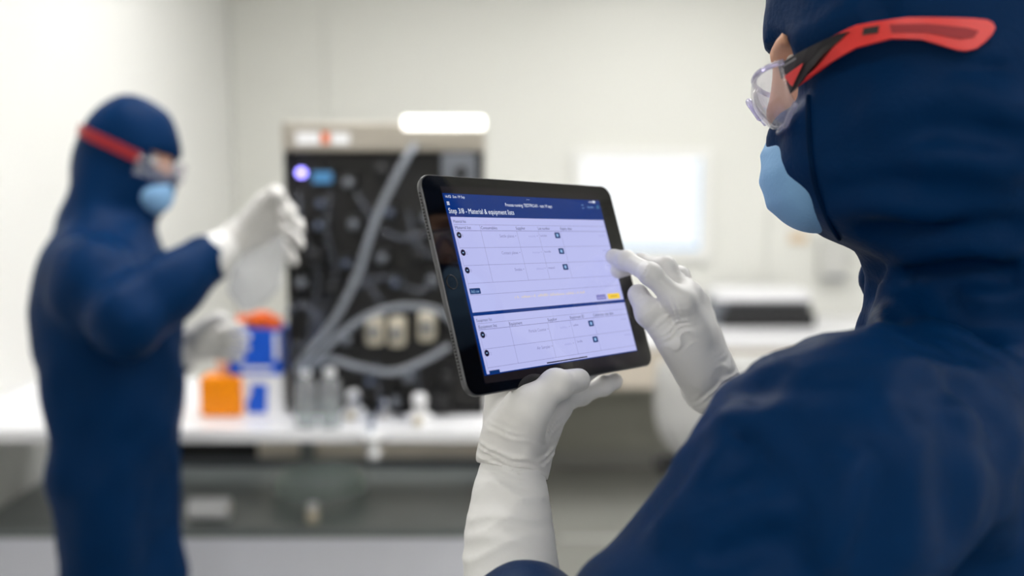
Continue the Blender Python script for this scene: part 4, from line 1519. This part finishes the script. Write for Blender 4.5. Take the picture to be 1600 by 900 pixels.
# raised right hand
Wb = PX(368, 372, 1.94)
mB = [PX(425, 318, 1.93), PX(432, 332, 1.955), PX(432, 350, 1.975), PX(426, 366, 1.99)]
fB = [[PX(444, 318, 1.90), PX(456, 330, 1.88), PX(458, 344, 1.875)], [PX(452, 340, 1.93), PX(466, 348, 1.91), PX(470, 358, 1.90)],
      [PX(452, 364, 1.96), PX(466, 374, 1.945), PX(470, 384, 1.935)], [PX(444, 386, 1.985), PX(456, 400, 1.975), PX(460, 410, 1.965)]]
tB = [PX(392, 340, 1.92), PX(412, 312, 1.90), PX(430, 300, 1.885), PX(440, 306, 1.875)]
hand('glove', bgp, Wb, cR, mB, fB, [(.010, .009, .008)] * 4, tB, (.018, .014, .012, .0105), h=.003, wr=.029)
tube('over_sleeve', [EL2 + (WR2 - EL2) * .7, EL2 + (WR2 - EL2) * .9, Wb + (WR2 - EL2) * .06], [.043, .044, .024], M_SLEEVE, bgp, n=20)
# lower left hand on the blue carton
Wb = PX(300, 538, 2.17)
mB = [PX(330, 516, 2.15), PX(334, 528, 2.16), PX(334, 540, 2.17), PX(329, 552, 2.18)]
fB = [[a + np.array([.030, -.004, .003 - .003 * j]) * k + np.array([0, .004 * k * k, 0]) for k in (1, 1.8, 2.4 - .15 * abs(j - 1.3))] for j, a in enumerate(mB)]
tB = [PX(310, 522, 2.14), PX(328, 504, 2.12), PX(343, 497, 2.11), PX(356, 499, 2.10)]
hand('glove', bgp, Wb, cL, mB, fB, [(.010, .009, .008)] * 4, tB, (.018, .014, .012, .0105), h=.003, wr=.029)
tube('over_sleeve', [EL3 + (WL2 - EL3) * .6, EL3 + (WL2 - EL3) * .9, Wb + (WL2 - EL3) * .08], [.043, .043, .024], M_SLEEVE, bgp, n=20)
# clear bag hanging from the raised hand
s = SDF(PX(330, 500, 1.97) - .04, PX(460, 300, 1.97) + np.array([.04, .1, .04]), .004)
s.chain([PX(438, 372, 1.93), PX(408, 420, 1.97), PX(392, 446, 1.99)], (.012, .042, .050), .02, flat=((0, 1, 0), 2.2))
s.wobble(.05, .004, 21)
tag(link('plastic_bag', s.mesh('plastic_bag'), M_BAG), 'milky clear plastic bag hanging from the far person\'s raised hand', 'bag')

# far person's glasses
cb2 = bvh_of(cov2)
sg2 = empty('safety_glasses', L2(.1, 0, .01), 'safety glasses with dark red strap arm worn by the far person at the bench', 'glasses')


def on_right2(a, c, out):
    hit = cb2.ray_cast(Vector(L2(a, -.3, c)), Vector(A2[1]))
    return (np.array(hit[0]) if hit[0] is not None else L2(a, -.086, c)) - A2[1] * out


for sgn in (-1, 1):
    pts = []
    for a, c in ((.075, .004), (.05, .008), (.02, .013), (-.02, .018), (-.06, .022), (-.095, .022)):
        q_ = on_right2(a, c, .004)
        if sgn == 1:
            q_ = q_ + A2[1] * (-2 * ((q_ - H2) @ A2[1]))
        pts.append(q_)
    bm = bmesh.new()
    pp = smooth_path(pts, 5)
    va = [[bm.verts.new(p_ + A2[2] * z_ + A2[1] * sgn * w_) for z_, w_ in ((-.011, 0), (.011, 0), (.011, .004), (-.011, .004))] for p_ in pp]
    for r0, r1 in zip(va, va[1:]):
        for k in range(4): bm.faces.new((r0[k], r0[(k + 1) % 4], r1[(k + 1) % 4], r1[k]))
    bm.faces.new(va[0][::-1]); bm.faces.new(va[-1])
    finish('temple_arm', bm, M_REDD, sg2)
bm = bmesh.new()
N, K = 24, 6
g = []
for off in (0, .0022):
    gg = []
    for i in range(N + 1):
        a = math.radians(-84 + 168 * i / N)
        gg.append([bm.verts.new(L2(.066 + .058 * math.cos(a) ** .8 + off, (.083 + off) * math.sin(a), -.034 + .046 * j / K)) for j in range(K + 1)])
    g.append(gg)
for i in range(N):
    for j in range(K):
        bm.faces.new((g[0][i][j], g[0][i + 1][j], g[0][i + 1][j + 1], g[0][i][j + 1]))
        bm.faces.new((g[1][i][j], g[1][i][j + 1], g[1][i + 1][j + 1], g[1][i + 1][j]))
    for j in (0, K): bm.faces.new((g[0][i][j], g[1][i][j], g[1][i + 1][j], g[0][i + 1][j]))
finish('lens', bm, M_LENS, sg2, True)
